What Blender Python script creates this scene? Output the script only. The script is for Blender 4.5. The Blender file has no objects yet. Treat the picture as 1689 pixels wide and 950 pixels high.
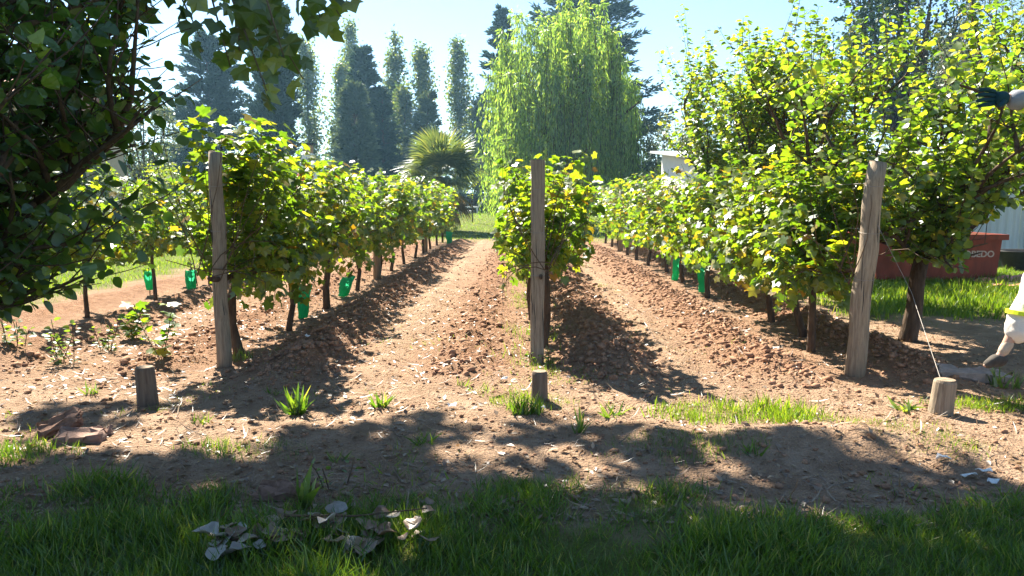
import bpy, math, random
import numpy as np
from mathutils import Vector, Matrix

# ------------------------------------------------------------------ camera, sky, sun, exposure
S = bpy.context.scene
COL = S.collection
CAM_H = 1.52
cam_d = bpy.data.cameras.new('camera'); cam = bpy.data.objects.new('camera', cam_d); COL.objects.link(cam)
cam_d.sensor_width = 36.0; cam_d.lens = 26.0
cam_d.clip_start = 0.05; cam_d.clip_end = 3000
cam.location = (0, 0, CAM_H)
PITCH, YAW = math.radians(6.92), math.radians(0.63)
cam.rotation_euler = (math.radians(90) - PITCH, 0, YAW)
S.camera = cam

SUN_EL = math.radians(45)
SUN_H = (-0.47, 0.883)                       # horizontal direction towards the sun (x, y)
W = bpy.data.worlds.new('World'); S.world = W; W.use_nodes = True
wn = W.node_tree.nodes; wn.clear()
sky = wn.new('ShaderNodeTexSky'); sky.sky_type = 'NISHITA'; sky.sun_disc = False
sky.sun_elevation = SUN_EL; sky.sun_rotation = math.atan2(SUN_H[0], SUN_H[1])
sky.air_density = 1.0; sky.dust_density = 0.15; sky.ozone_density = 3.5
bg = wn.new('ShaderNodeBackground'); bg.inputs['Strength'].default_value = 0.051
wo = wn.new('ShaderNodeOutputWorld')
W.node_tree.links.new(sky.outputs[0], bg.inputs[0]); W.node_tree.links.new(bg.outputs[0], wo.inputs[0])
sun_d = bpy.data.lights.new('sun', 'SUN'); sun = bpy.data.objects.new('sun', sun_d); COL.objects.link(sun)
sun_d.energy = 5.0; sun_d.angle = math.radians(0.55); sun_d.color = (1.0, 0.91, 0.76)
SUNV = Vector((SUN_H[0]*math.cos(SUN_EL), SUN_H[1]*math.cos(SUN_EL), math.sin(SUN_EL))).normalized()
sun.rotation_euler = SUNV.to_track_quat('Z', 'Y').to_euler()
sun.location = (-10, 20, 25)
S.view_settings.view_transform = 'Standard'; S.view_settings.look = 'None'
S.view_settings.exposure = 2.22; S.view_settings.gamma = 1.0
S.view_settings.use_curve_mapping = False
S.render.engine = 'CYCLES'
S.cycles.max_bounces = 8; S.cycles.transparent_max_bounces = 8; S.cycles.diffuse_bounces = 3
S.cycles.transmission_bounces = 5; S.cycles.glossy_bounces = 2; S.cycles.volume_bounces = 0

GLARE_VEIL = 0.0007
RNG = np.random.default_rng(7)
def R(a, b, n=None): return RNG.uniform(a, b, n)

# ------------------------------------------------------------------ helpers
def at(px, py, depth):
    """point of the place seen at photo pixel (px, py), 'depth' metres in front of the camera along the rows"""
    u = (px-844.5)/1219.8; v = (475-py)/1219.8
    d = Matrix.Rotation(YAW, 3, 'Z') @ Matrix.Rotation(math.radians(90)-PITCH, 3, 'X') @ Vector((u, v, -1))
    return Vector((0, 0, CAM_H)) + d*(depth/d.y)
def on_ground(px, py):
    u = (px-844.5)/1219.8; v = (475-py)/1219.8
    d = Matrix.Rotation(YAW, 3, 'Z') @ Matrix.Rotation(math.radians(90)-PITCH, 3, 'X') @ Vector((u, v, -1))
    p = Vector((0, 0, CAM_H)) + d*(CAM_H/-d.z)
    return p.x, p.y

def sstep(a, b, x): t = np.clip((x-a)/(b-a), 0, 1); return t*t*(3-2*t)
def _hash(ix, iy, seed):
    h = (ix.astype(np.int64)*374761393 + iy.astype(np.int64)*668265263 + seed*974634777) & 0xffffffff
    h = ((h ^ (h >> 13))*1274126177) & 0xffffffff
    return ((h ^ (h >> 16)) & 0xffff)/65535.0
def vnoise(x, y, seed=0):
    x = np.asarray(x, float); y = np.asarray(y, float)
    ix = np.floor(x); iy = np.floor(y); fx = x-ix; fy = y-iy
    fx = fx*fx*(3-2*fx); fy = fy*fy*(3-2*fy)
    a = _hash(ix, iy, seed); b = _hash(ix+1, iy, seed); c = _hash(ix, iy+1, seed); d = _hash(ix+1, iy+1, seed)
    return (a*(1-fx)+b*fx)*(1-fy) + (c*(1-fx)+d*fx)*fy
def fbm(x, y, seed=0, o=4):
    s = 0; a = 0.5; t = 0
    for k in range(o): s = s + a*vnoise(x*2**k, y*2**k, seed+k*17); t += a; a *= .5
    return s/t

ROWS = dict(far_left=-5.60, left=-2.73, centre=0.15, right=2.93)
def field_mask(x, y):
    return sstep(5.4, 6.8, y)*(1-sstep(25.5, 28, y))*sstep(-7.6, -6.6, x)*(1-sstep(3.5, 4.1, x))
def gz(x, y):
    x = np.asarray(x, float); y = np.asarray(y, float)
    f = field_mask(x, y)
    z = 0.0*x
    wob = (fbm(x*0.2, y*0.5, 5)-.5)*.25
    for r in ROWS.values():
        z = z + f*(0.13*np.exp(-((x-r-.72+wob)/.26)**2) + (.11 if r > 2 else .05)*np.exp(-((x-r+.70+wob)/.25)**2) - .02*np.exp(-((x-r)/.3)**2))
    rg = f*np.maximum.reduce([np.exp(-((np.abs(x-r)-.7)/.42)**2) for r in ROWS.values()])
    near = 1-sstep(14, 26, y)
    z = z + rg*near*((fbm(x*5, y*5, 3)-.5)*.13 + (np.abs(fbm(x*12, y*12, 9)-.5))*.10)
    z = z + f*near*(fbm(x*9, y*9, 21)-.5)*.035
    z = z + near*((fbm(x*1.3, y*1.3, 11)-.5)*.06 + (fbm(x*7, y*7, 12)-.5)*.022)
    for c in (1.47, -1.30): z = z + f*.045*np.exp(-((x-c+(fbm(x*0, y*.6, 8)-.5)*.2)/.13)**2)
    z = z + 0.13*np.exp(-((x-1.75)/.85)**2-((y-4.45)/.32)**2)
    z = z + 0.42*sstep(28, 52, y)
    return z
def g1(x, y): return float(gz(np.array([x]), np.array([y]))[0])

def mesh_obj(name, V, F, mat, parent=None, rnd=None, smooth=False, loc=None):
    """V (n,3); F (m,k) array of equal-size faces or list of tuples"""
    me = bpy.data.meshes.new(name)
    V = np.asarray(V, np.float32)
    if isinstance(F, np.ndarray):
        k = F.shape[1]; m = F.shape[0]
        me.vertices.add(len(V)); me.vertices.foreach_set('co', V.ravel())
        me.loops.add(m*k); me.loops.foreach_set('vertex_index', F.ravel().astype(np.int32))
        me.polygons.add(m)
        me.polygons.foreach_set('loop_start', np.arange(0, m*k, k, dtype=np.int32))
        me.polygons.foreach_set('loop_total', np.full(m, k, np.int32))
        me.update(calc_edges=True)
    else:
        me.from_pydata([tuple(map(float, v)) for v in V], [], [tuple(map(int, f)) for f in F]); me.update()
    if rnd is not None:
        a = me.attributes.new('rnd', 'FLOAT', 'POINT'); a.data.foreach_set('value', np.asarray(rnd, np.float32))
    if smooth: me.polygons.foreach_set('use_smooth', np.ones(len(me.polygons), bool))
    if mat is not None: me.materials.append(mat)
    o = bpy.data.objects.new(name, me); COL.objects.link(o)
    if parent is not None: o.parent = parent
    if loc is not None: o.location = loc
    return o
def empty(name, loc=(0, 0, 0), rz=0):
    o = bpy.data.objects.new(name, None); COL.objects.link(o); o.location = loc; o.rotation_euler = (0, 0, rz); o.empty_display_size = .1
    return o
def tag(o, label, cat, group=None, kind=None):
    o['label'] = label; o['category'] = cat
    if group: o['group'] = group
    if kind: o['kind'] = kind
    return o

class MB:
    """collects boxes, tubes and prisms; build() links them as one mesh"""
    def __init__(s): s.v = []; s.f = []
    def add(s, V, F):
        b = len(s.v); s.v += [tuple(v) for v in V]; s.f += [tuple(i+b for i in f) for f in F]; return s
    def box(s, a, b, bev=0.0):
        (x0, y0, z0), (x1, y1, z1) = a, b
        V = [(x0,y0,z0),(x1,y0,z0),(x1,y1,z0),(x0,y1,z0),(x0,y0,z1),(x1,y0,z1),(x1,y1,z1),(x0,y1,z1)]
        return s.add(V, [(0,3,2,1),(4,5,6,7),(0,1,5,4),(1,2,6,5),(2,3,7,6),(3,0,4,7)])
    def tube(s, P, rad, n=6, cap=True):
        P = np.asarray(P, float); m = len(P)
        rad = np.full(m, rad) if np.isscalar(rad) else np.asarray(rad, float)
        T = np.gradient(P, axis=0); T /= np.linalg.norm(T, axis=1)[:, None]+1e-9
        ref = np.array([0, 0, 1.]) if abs(T[0, 2]) < .9 else np.array([1., 0, 0])
        V = []
        for i in range(m):
            a = np.cross(T[i], ref); a /= np.linalg.norm(a)+1e-9; b = np.cross(T[i], a); ref = np.cross(a, T[i]) if False else ref
            for k in range(n):
                t = 2*math.pi*k/n; V.append(P[i]+rad[i]*(math.cos(t)*a+math.sin(t)*b))
        F = []
        for i in range(m-1):
            for k in range(n):
                k2 = (k+1) % n; F.append((i*n+k, i*n+k2, (i+1)*n+k2, (i+1)*n+k))
        if cap: F.append(tuple(range(n))[::-1]); F.append(tuple(range((m-1)*n, m*n)))
        return s.add(V, F)
    def build(s, name, mat, parent=None, smooth=False, loc=None):
        return mesh_obj(name, np.array(s.v), s.f, mat, parent, smooth=smooth, loc=loc)

def norm(a): return a/(np.linalg.norm(a, axis=-1, keepdims=True)+1e-9)
# leaf templates: vertices in the leaf's own plane (stem at the origin, tip along +y, face +z), triangles
def fan(outline, cz=0.0, cy=0.45, fold=0.24):
    o = [(x, y, abs(x)*fold - .9*max(0, abs(x)-.38)**1.2 - .34*max(0, y-.5)) for x, y in outline]
    V = np.array([(0, cy, cz)] + o); n = len(o)
    return V, np.array([(0, 1+i, 1+(i+1) % n) for i in range(n)])
OVAL = fan([(0,0),(.30,.16),(.40,.45),(.27,.76),(0,1.0),(-.27,.76),(-.40,.45),(-.30,.16)], cz=-.02)
ROUND = fan([(0,0),(.40,.12),(.50,.45),(.34,.76),(0,1.0),(-.34,.76),(-.50,.45),(-.40,.12)], cz=-.03)
def ribbed(half, n=6, fold=.16, curl=.16):
    V, F = [], []
    for i in range(n+1):
        t = i/n; w = np.interp(t, *half); V += [(-w, t, w*fold - curl*t*t), (0, t, -curl*t*t), (w, t, w*fold - curl*t*t)]
    for i in range(n):
        a = i*3
        for j in (0, 1): F += [(a+j, a+j+1, a+j+4), (a+j, a+j+4, a+j+3)]
    return np.array(V), np.array(F)
QUINCE = ribbed(([0, .08, .25, .45, .7, .88, 1], [0, .20, .36, .40, .30, .15, 0]), 8)
VINE = fan([(0,.12),(.25,-.08),(.52,.10),(.40,.32),(.62,.58),(.30,.62),(0,1.0),(-.30,.62),(-.62,.58),(-.40,.32),(-.52,.10),(-.25,-.08)], cz=.02, cy=.35)
PLANE = fan([(0,.05),(.22,-.04),(.58,.10),(.54,.32),(.72,.60),(.46,.66),(.26,.84),(0,1.08),(-.26,.84),(-.46,.66),(-.72,.60),(-.54,.32),(-.58,.10),(-.22,-.04)], cz=.03, cy=.36)
DIAM = (np.array([(0,0,0),(.28,.45,.06),(0,1,-.05),(-.28,.45,.06)]), np.array([(0,1,2),(0,2,3)]))
SLIM = (np.array([(0,0,0),(.10,.45,.02),(0,1,-.04),(-.10,.45,.02)]), np.array([(0,1,2),(0,2,3)]))
BLADE = (np.array([(-.035,0,0),(.035,0,0),(-.028,.5,.05),(.028,.5,.05),(0,1.0,.26)]), np.array([(0,1,3),(0,3,2),(2,3,4)]))

def cloud_arrays(P, D, N, size, tpl, width=1.0):
    P = np.asarray(P, float); D = norm(np.asarray(D, float)); N = np.asarray(N, float)
    X = norm(np.cross(D, N)); Z = np.cross(X, D)
    tv, tf = tpl; n = len(P); k = len(tv); size = np.broadcast_to(np.asarray(size, float), (n,))[:, None, None]
    V = P[:, None, :] + size*(tv[None, :, 0:1]*width*X[:, None, :] + tv[None, :, 1:2]*D[:, None, :] + tv[None, :, 2:3]*Z[:, None, :])
    F = (tf[None] + (np.arange(n)*k)[:, None, None]).reshape(-1, 3)
    return V.reshape(-1, 3), F
def cloud(name, P, D, N, size, tpl, mat, parent=None, rnd=None, width=1.0, loc=None):
    n = len(P); k = len(tpl[0])
    V, F = cloud_arrays(P, D, N, size, tpl, width)
    r = np.repeat(R(0, 1, n) if rnd is None else rnd, k)
    return mesh_obj(name, V, F, mat, parent, rnd=r, loc=loc)

def dirs(n):
    v = RNG.normal(size=(n, 3)); return norm(v)

# ------------------------------------------------------------------ materials
def nt(name):
    m = bpy.data.materials.new(name); m.use_nodes = True; m.node_tree.nodes.clear(); return m, m.node_tree.nodes, m.node_tree.links
def out(m, sh, disp=None):
    o = m.node_tree.nodes.new('ShaderNodeOutputMaterial'); m.node_tree.links.new(sh, o.inputs[0])
def ramp(nodes, links, fac, stops):
    r = nodes.new('ShaderNodeValToRGB'); e = r.color_ramp.elements
    e[0].position, e[0].color = stops[0][0], (*stops[0][1], 1)
    e[1].position, e[1].color = stops[-1][0], (*stops[-1][1], 1)
    for p, c in stops[1:-1]:
        k = e.new(p); k.color = (*c, 1)
    links.new(fac, r.inputs[0]); return r.outputs[0]
def leaf_mat(name, stops, trans=0.5, tint=(1.5, 1.45, .55), gloss=.06, rough=.42, obj_random=False):
    m, n, l = nt(name)
    if obj_random:
        s = n.new('ShaderNodeObjectInfo').outputs['Random']
    else:
        a = n.new('ShaderNodeAttribute'); a.attribute_name = 'rnd'; s = a.outputs['Fac']
    c = ramp(n, l, s, stops)
    nz = n.new('ShaderNodeTexNoise'); nz.inputs['Scale'].default_value = 14
    g = n.new('ShaderNodeNewGeometry'); l.new(g.outputs['Position'], nz.inputs['Vector'])
    mx = n.new('ShaderNodeMix'); mx.data_type = 'RGBA'; mx.blend_type = 'MULTIPLY'; mx.inputs[0].default_value = .5
    r2 = ramp(n, l, nz.outputs['Fac'], [(.3, (.55, .6, .5)), (.7, (1.25, 1.2, 1.1))])
    l.new(c, mx.inputs[6]); l.new(r2, mx.inputs[7]); c = mx.outputs[2]
    t2 = n.new('ShaderNodeMix'); t2.data_type = 'RGBA'; t2.blend_type = 'MULTIPLY'; t2.inputs[0].default_value = 1
    l.new(c, t2.inputs[6]); t2.inputs[7].default_value = (*[x*1.95 for x in tint], 1)
    d = n.new('ShaderNodeBsdfDiffuse'); l.new(c, d.inputs[0])
    t = n.new('ShaderNodeBsdfTranslucent'); l.new(t2.outputs[2], t.inputs[0])
    ms = n.new('ShaderNodeMixShader'); ms.inputs[0].default_value = trans; l.new(d.outputs[0], ms.inputs[1]); l.new(t.outputs[0], ms.inputs[2])
    gl = n.new('ShaderNodeBsdfGlossy'); gl.inputs['Roughness'].default_value = rough; gl.inputs[0].default_value = (.9, .95, 1, 1)
    m2 = n.new('ShaderNodeMixShader'); m2.inputs[0].default_value = gloss; l.new(ms.outputs[0], m2.inputs[1]); l.new(gl.outputs[0], m2.inputs[2])
    out(m, m2.outputs[0]); return m
def solid(name, c1, c2, scale=8, rough=.8, bump=.3, stretch=None, metallic=0, detail=6):
    m, n, l = nt(name)
    tc = n.new('ShaderNodeTexCoord'); mp = n.new('ShaderNodeMapping'); l.new(tc.outputs['Object'], mp.inputs[0])
    if stretch: mp.inputs['Scale'].default_value = stretch
    nz = n.new('ShaderNodeTexNoise'); nz.inputs['Scale'].default_value = scale; nz.inputs['Detail'].default_value = detail; nz.inputs['Roughness'].default_value = .65
    l.new(mp.outputs[0], nz.inputs['Vector'])
    c = ramp(n, l, nz.outputs['Fac'], [(.3, c1), (.7, c2)])
    b = n.new('ShaderNodeBsdfPrincipled'); l.new(c, b.inputs['Base Color']); b.inputs['Roughness'].default_value = rough; b.inputs['Metallic'].default_value = metallic
    b.inputs['Specular IOR Level'].default_value = .25
    if bump:
        bp = n.new('ShaderNodeBump'); bp.inputs['Strength'].default_value = bump; bp.inputs['Distance'].default_value = .02
        l.new(nz.outputs['Fac'], bp.inputs['Height']); l.new(bp.outputs[0], b.inputs['Normal'])
    out(m, b.outputs[0]); return m

M = {}
M['vine'] = leaf_mat('vine_leaf', [(0, (.045, .085, .012)), (.45, (.085, .13, .016)), (.8, (.15, .18, .02)), (.93, (.24, .20, .025)), (1, (.20, .10, .02))], trans=.52, tint=(1.36, 1.5, .42), gloss=.045)
M['vine_obj'] = leaf_mat('vine_leaf_single', [(0, (.05, .09, .012)), (.5, (.09, .135, .016)), (.85, (.16, .19, .02)), (1, (.25, .20, .025))], trans=.52, tint=(1.36, 1.5, .42), gloss=.045, obj_random=True)
M['fruit'] = leaf_mat('fruit_tree_leaf', [(0, (.05, .095, .018)), (.5, (.095, .145, .022)), (.85, (.17, .20, .03)), (1, (.30, .24, .05))], trans=.58, tint=(1.36, 1.45, .42), gloss=.055, rough=.38)
M['near'] = leaf_mat('quince_leaf', [(0, (.03, .065, .02)), (.55, (.05, .095, .026)), (.85, (.08, .13, .028)), (1, (.18, .24, .03))], trans=.5, tint=(1.3, 1.5, .35), gloss=.05, rough=.4)
M['near_obj'] = leaf_mat('quince_leaf_single', [(0, (.03, .065, .02)), (.55, (.05, .095, .026)), (.85, (.08, .13, .028)), (1, (.18, .24, .03))], trans=.5, tint=(1.3, 1.5, .35), gloss=.05, rough=.4, obj_random=True)
M['plane'] = leaf_mat('plane_leaf', [(0, (.035, .07, .015)), (.7, (.06, .10, .02)), (1, (.14, .18, .03))], trans=.42, tint=(1.4, 1.45, .4))
M['plane_obj'] = leaf_mat('plane_leaf_single', [(0, (.035, .07, .02)), (.7, (.06, .10, .022)), (1, (.14, .18, .03))], trans=.42, tint=(1.4, 1.45, .4), obj_random=True)
M['willow'] = leaf_mat('willow_leaf', [(0, (.10, .15, .035)), (.5, (.16, .215, .05)), (1, (.27, .30, .08))], trans=.6, tint=(1.12, 1.32, .55))
M['poplar'] = leaf_mat('poplar_leaf', [(0, (.045, .075, .025)), (.6, (.09, .12, .03)), (1, (.20, .20, .05))], trans=.42, tint=(1.3, 1.35, .5), gloss=.08)
M['conifer'] = leaf_mat('conifer_needles', [(0, (.018, .036, .022)), (.7, (.03, .055, .03)), (1, (.05, .075, .035))], trans=.15, tint=(1, 1.1, .6), gloss=.03)
M['cypress'] = leaf_mat('grey_cypress_needles', [(0, (.05, .075, .045)), (.7, (.08, .11, .06)), (1, (.11, .14, .075))], trans=.2, tint=(1.1, 1.1, .7), gloss=.03)
M['olive'] = leaf_mat('olive_leaf', [(0, (.06, .085, .045)), (.7, (.10, .12, .07)), (1, (.15, .16, .10))], trans=.3, tint=(1.1, 1.15, .7), gloss=.06)
M['shrub'] = leaf_mat('shrub_leaf', [(0, (.05, .09, .015)), (.5, (.10, .15, .02)), (1, (.22, .24, .03))], trans=.5)
M['hedge'] = leaf_mat('hedge_leaf', [(0, (.018, .038, .014)), (.7, (.03, .06, .02)), (1, (.06, .09, .025))], trans=.25)
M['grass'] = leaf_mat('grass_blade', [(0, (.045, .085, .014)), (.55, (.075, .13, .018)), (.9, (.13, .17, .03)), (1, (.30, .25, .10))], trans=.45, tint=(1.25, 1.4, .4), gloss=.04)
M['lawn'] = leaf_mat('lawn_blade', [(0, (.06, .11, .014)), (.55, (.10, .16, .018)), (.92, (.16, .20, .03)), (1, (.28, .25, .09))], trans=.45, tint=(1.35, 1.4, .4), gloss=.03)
M['weed'] = leaf_mat('weed_leaf', [(0, (.05, .09, .02)), (.6, (.09, .14, .025)), (1, (.17, .21, .05))], trans=.45)
M['palm'] = leaf_mat('palm_blade', [(0, (.06, .085, .03)), (.6, (.10, .13, .04)), (1, (.19, .19, .06))], trans=.35, tint=(1.3, 1.3, .5), gloss=.1)
M['palm_dead'] = leaf_mat('dead_palm_blade', [(0, (.14, .09, .04)), (1, (.26, .18, .08))], trans=.3, tint=(1.1, 1, .8))
M['dead'] = leaf_mat('dry_leaf', [(0, (.20, .11, .06)), (.4, (.32, .21, .13)), (.75, (.40, .30, .21)), (1, (.46, .40, .33))], trans=.22, tint=(1.1, .9, .6), gloss=.06, obj_random=True)
M['pale_dead'] = leaf_mat('pale_dry_leaf', [(0, (.30, .26, .23)), (1, (.42, .38, .34))], trans=.15, tint=(1, 1, .9), gloss=.05, obj_random=True)
M['litter'] = leaf_mat('leaf_litter', [(0, (.10, .055, .03)), (.5, (.20, .125, .07)), (1, (.31, .22, .14))], trans=.15, tint=(1, .9, .7))
M['red_leaf'] = solid('red_leaf', (.45, .03, .03), (.6, .06, .05), bump=0)
M['bark'] = solid('bark', (.035, .022, .015), (.13, .085, .055), scale=22, rough=.9, bump=.9, stretch=(1, 1, .25))
M['bark_light'] = solid('light_bark', (.09, .065, .045), (.22, .17, .12), scale=18, rough=.9, bump=.7, stretch=(1, 1, .3))
M['twig'] = solid('twig', (.05, .03, .02), (.14, .09, .05), scale=30, rough=.85, bump=.2)
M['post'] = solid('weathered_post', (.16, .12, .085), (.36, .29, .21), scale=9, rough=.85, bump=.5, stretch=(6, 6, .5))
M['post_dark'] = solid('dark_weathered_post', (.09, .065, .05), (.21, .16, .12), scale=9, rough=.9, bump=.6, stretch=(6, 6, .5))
M['end_grain'] = solid('end_grain', (.14, .10, .07), (.34, .27, .19), scale=30, rough=.9, bump=.7)
M['wire'] = solid('galvanised_wire', (.22, .20, .18), (.34, .31, .28), rough=.7, bump=0, metallic=.3)
M['brick'] = solid('brick', (.15, .085, .06), (.27, .16, .115), scale=30, rough=.9, bump=.6)
M['brick_dull'] = solid('dusty_brick', (.18, .11, .085), (.30, .20, .16), scale=16, rough=.95, bump=.7)
M['stone'] = solid('stone', (.20, .16, .14), (.36, .30, .27), scale=14, rough=.9, bump=.6)
M['white'] = solid('white_paint', (.72, .71, .68), (.82, .81, .79), scale=4, rough=.6, bump=.05)
M['paper'] = solid('white_scrap', (.62, .60, .57), (.80, .79, .77), scale=12, rough=.7, bump=.1)
M['beige'] = solid('beige_render', (.42, .34, .25), (.54, .45, .34), scale=3, rough=.9, bump=.2)
M['roof_tile'] = solid('roof_tile', (.22, .10, .07), (.36, .18, .12), scale=20, rough=.85, bump=.3)
M['sheet'] = solid('pale_sheet_metal', (.50, .53, .50), (.62, .64, .60), scale=2, rough=.5, bump=.03, stretch=(1, 1, .2))
M['grey_paint'] = solid('grey_paint', (.16, .20, .20), (.22, .26, .26), scale=5, rough=.6, bump=.05)
M['roof_white'] = solid('white_roof_sheet', (.42, .43, .42), (.55, .56, .55), scale=2, rough=.4, bump=.03)
M['skip'] = solid('red_skip_paint', (.15, .035, .022), (.30, .062, .036), scale=3.5, rough=.6, bump=.2, stretch=(1.5, 1.5, .5))
M['skip_in'] = solid('rusty_skip_inside', (.12, .05, .03), (.22, .09, .05), scale=10, rough=.9, bump=.3)
M['letter'] = solid('faded_white_lettering', (.36, .24, .20), (.62, .54, .50), scale=26, rough=.7, bump=0)
M['tarp'] = solid('faded_red_sheet', (.52, .17, .12), (.66, .32, .25), scale=6, rough=.6, bump=.1)
M['black'] = solid('black_rubber_and_shade', (.012, .012, .012), (.03, .03, .03), scale=12, rough=.6, bump=.1)
M['chim'] = solid('chimney_brick', (.36, .20, .13), (.48, .30, .20), scale=9, rough=.9, bump=.3)
M['skin'] = solid('skin', (.42, .25, .18), (.50, .31, .23), scale=20, rough=.55, bump=.05)
M['trouser'] = solid('white_work_cloth', (.62, .57, .52), (.76, .72, .67), scale=7, rough=.9, bump=.5)
M['jacket'] = solid('grey_work_cloth', (.17, .18, .20), (.28, .29, .32), scale=7, rough=.9, bump=.5)
M['band'] = solid('fluorescent_band', (.66, .74, .02), (.76, .84, .04), scale=10, rough=.5, bump=.1)
M['glove'] = solid('dark_teal_glove', (.008, .035, .042), (.014, .055, .065), scale=25, rough=.8, bump=.3)
M['boot'] = solid('dusty_boot', (.035, .03, .026), (.10, .088, .075), scale=14, rough=.9, bump=.3)
M['sock'] = solid('beige_sock', (.40, .30, .22), (.52, .41, .32), scale=40, rough=.9, bump=.3)
M['ladder'] = solid('aluminium', (.45, .45, .46), (.6, .6, .6), scale=20, rough=.35, metallic=.9, bump=0)
M['cloth_dark'] = solid('dark_cap_cloth', (.02, .025, .04), (.04, .045, .06), scale=30, rough=.9, bump=.2)
M['water'] = solid('pool_water', (.10, .35, .42), (.14, .42, .5), scale=3, rough=.05, bump=.05)
# green grow tube: translucent plastic mesh
m, n, l = nt('green_sleeve')
d = n.new('ShaderNodeBsdfDiffuse'); d.inputs[0].default_value = (.04, .36, .17, 1)
t = n.new('ShaderNodeBsdfTranslucent'); t.inputs[0].default_value = (.05, .60, .28, 1)
ms = n.new('ShaderNodeMixShader'); ms.inputs[0].default_value = .55; l.new(d.outputs[0], ms.inputs[1]); l.new(t.outputs[0], ms.inputs[2])
out(m, ms.outputs[0]); M['sleeve'] = m
# ground: dry soil, ploughed soil and turf mixed by painted-by-formula vertex masks, with fine relief
m, n, l = nt('ground')
geo = n.new('ShaderNodeNewGeometry')
def noise(sc, det=6, ro=.6):
    z = n.new('ShaderNodeTexNoise'); z.inputs['Scale'].default_value = sc; z.inputs['Detail'].default_value = det; z.inputs['Roughness'].default_value = ro
    l.new(geo.outputs['Position'], z.inputs['Vector']); return z.outputs['Fac']
def attr(k):
    a = n.new('ShaderNodeAttribute'); a.attribute_name = k; return a.outputs['Fac']
def mixc(f, a, b):
    x = n.new('ShaderNodeMix'); x.data_type = 'RGBA'; l.new(f, x.inputs[0]); l.new(a, x.inputs[6]); l.new(b, x.inputs[7]); return x.outputs[2]
dry = ramp(n, l, noise(3.5, 9, .7), [(.28, (.23, .145, .092)), (.5, (.36, .242, .160)), (.72, (.47, .335, .235))])
plo = ramp(n, l, noise(9, 9, .7), [(.28, (.17, .085, .048)), (.5, (.28, .155, .092)), (.75, (.40, .245, .155))])
tur = ramp(n, l, noise(5, 8, .7), [(.3, (.07, .10, .02)), (.55, (.12, .16, .03)), (.75, (.17, .20, .045))])
c = mixc(attr('plough'), dry, plo); c = mixc(attr('turf'), c, tur)
sp = n.new('ShaderNodeTexVoronoi'); sp.inputs['Scale'].default_value = 55; l.new(geo.outputs['Position'], sp.inputs['Vector'])
b = n.new('ShaderNodeBsdfPrincipled'); l.new(c, b.inputs['Base Color']); b.inputs['Roughness'].default_value = .95; b.inputs['Specular IOR Level'].default_value = .1
bp = n.new('ShaderNodeBump'); bp.inputs['Strength'].default_value = 1.0; bp.inputs['Distance'].default_value = .05
mth = n.new('ShaderNodeMath'); mth.operation = 'ADD'; l.new(noise(28, 8, .75), mth.inputs[0]); 
mt2 = n.new('ShaderNodeMath'); mt2.operation = 'MULTIPLY'; mt2.inputs[1].default_value = .5; l.new(sp.outputs['Distance'], mt2.inputs[0]); l.new(mt2.outputs[0], mth.inputs[1])
l.new(mth.outputs[0], bp.inputs['Height']); l.new(bp.outputs[0], b.inputs['Normal'])
out(m, b.outputs[0]); M['ground'] = m
M['clod'] = solid('soil_clod', (.19, .098, .056), (.35, .20, .125), scale=12, rough=.95, bump=.6)

# ------------------------------------------------------------------ ground
def axis(fine0, fine1, d, far, ratio):
    a = list(np.arange(fine0, fine1, d)); s = d
    while a[-1] < far: s *= ratio; a.append(a[-1]+s)
    s = d
    while a[0] > -far: s *= ratio; a.insert(0, a[0]-s)
    return np.array(a)
gx = axis(-4.2, 4.8, .034, 700, 1.09)
ys = [2.0]
while ys[-1] < 900:
    y = ys[-1]; ys.append(y + (.026 if y < 4.5 else min(.0058*y, 400) if y < 30 else .08*y))
gy = np.array([-300, -60, -15, -5, 0, 1.0] + ys)
GX, GY = np.meshgrid(gx, gy)
GZ = gz(GX, GY)
nx, ny = len(gx), len(gy)
V = np.stack([GX, GY, GZ], -1).reshape(-1, 3)
idx = np.arange(nx*ny).reshape(ny, nx)
F = np.stack([idx[:-1, :-1], idx[:-1, 1:], idx[1:, 1:], idx[1:, :-1]], -1).reshape(-1, 4)
ground = mesh_obj('ground', V, F, M['ground'], smooth=True)
ground['kind'] = 'structure'; ground['label'] = 'dry brown vineyard soil ploughed between the vine rows'
def turf_mask(x, y):
    e = (fbm(x*1.6, y*1.6, 31)-.5)
    fg = 1-sstep(3.22, 3.66, y + e*1.3 - .10*np.sin(x*1.3))
    far = sstep(25, 29, y+e*3)
    rt = sstep(4.1, 4.9, x+e*1.2)*sstep(9.0, 10.0, y+e*1.2)
    lf = sstep(-6.5, -7.4, x+e) if False else (1-sstep(-7.6, -6.7, x+e))*sstep(7.5, 9, y+e*2)
    return np.clip(np.maximum.reduce([fg, far, rt, lf]), 0, 1)
pl = field_mask(GX, GY)*(.35+.65*np.maximum.reduce([np.exp(-((np.abs(GX-r)-.62)/.5)**2) for r in ROWS.values()]))
pl = pl*(1-.8*np.maximum(np.exp(-((GX-1.47)/.2)**2), np.exp(-((GX+1.30)/.3)**2)))
for k, v in (('turf', turf_mask(GX, GY)*.9), ('plough', pl)):
    a = ground.data.attributes.new(k, 'FLOAT', 'POINT'); a.data.foreach_set('value', v.ravel().astype(np.float32))

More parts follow.
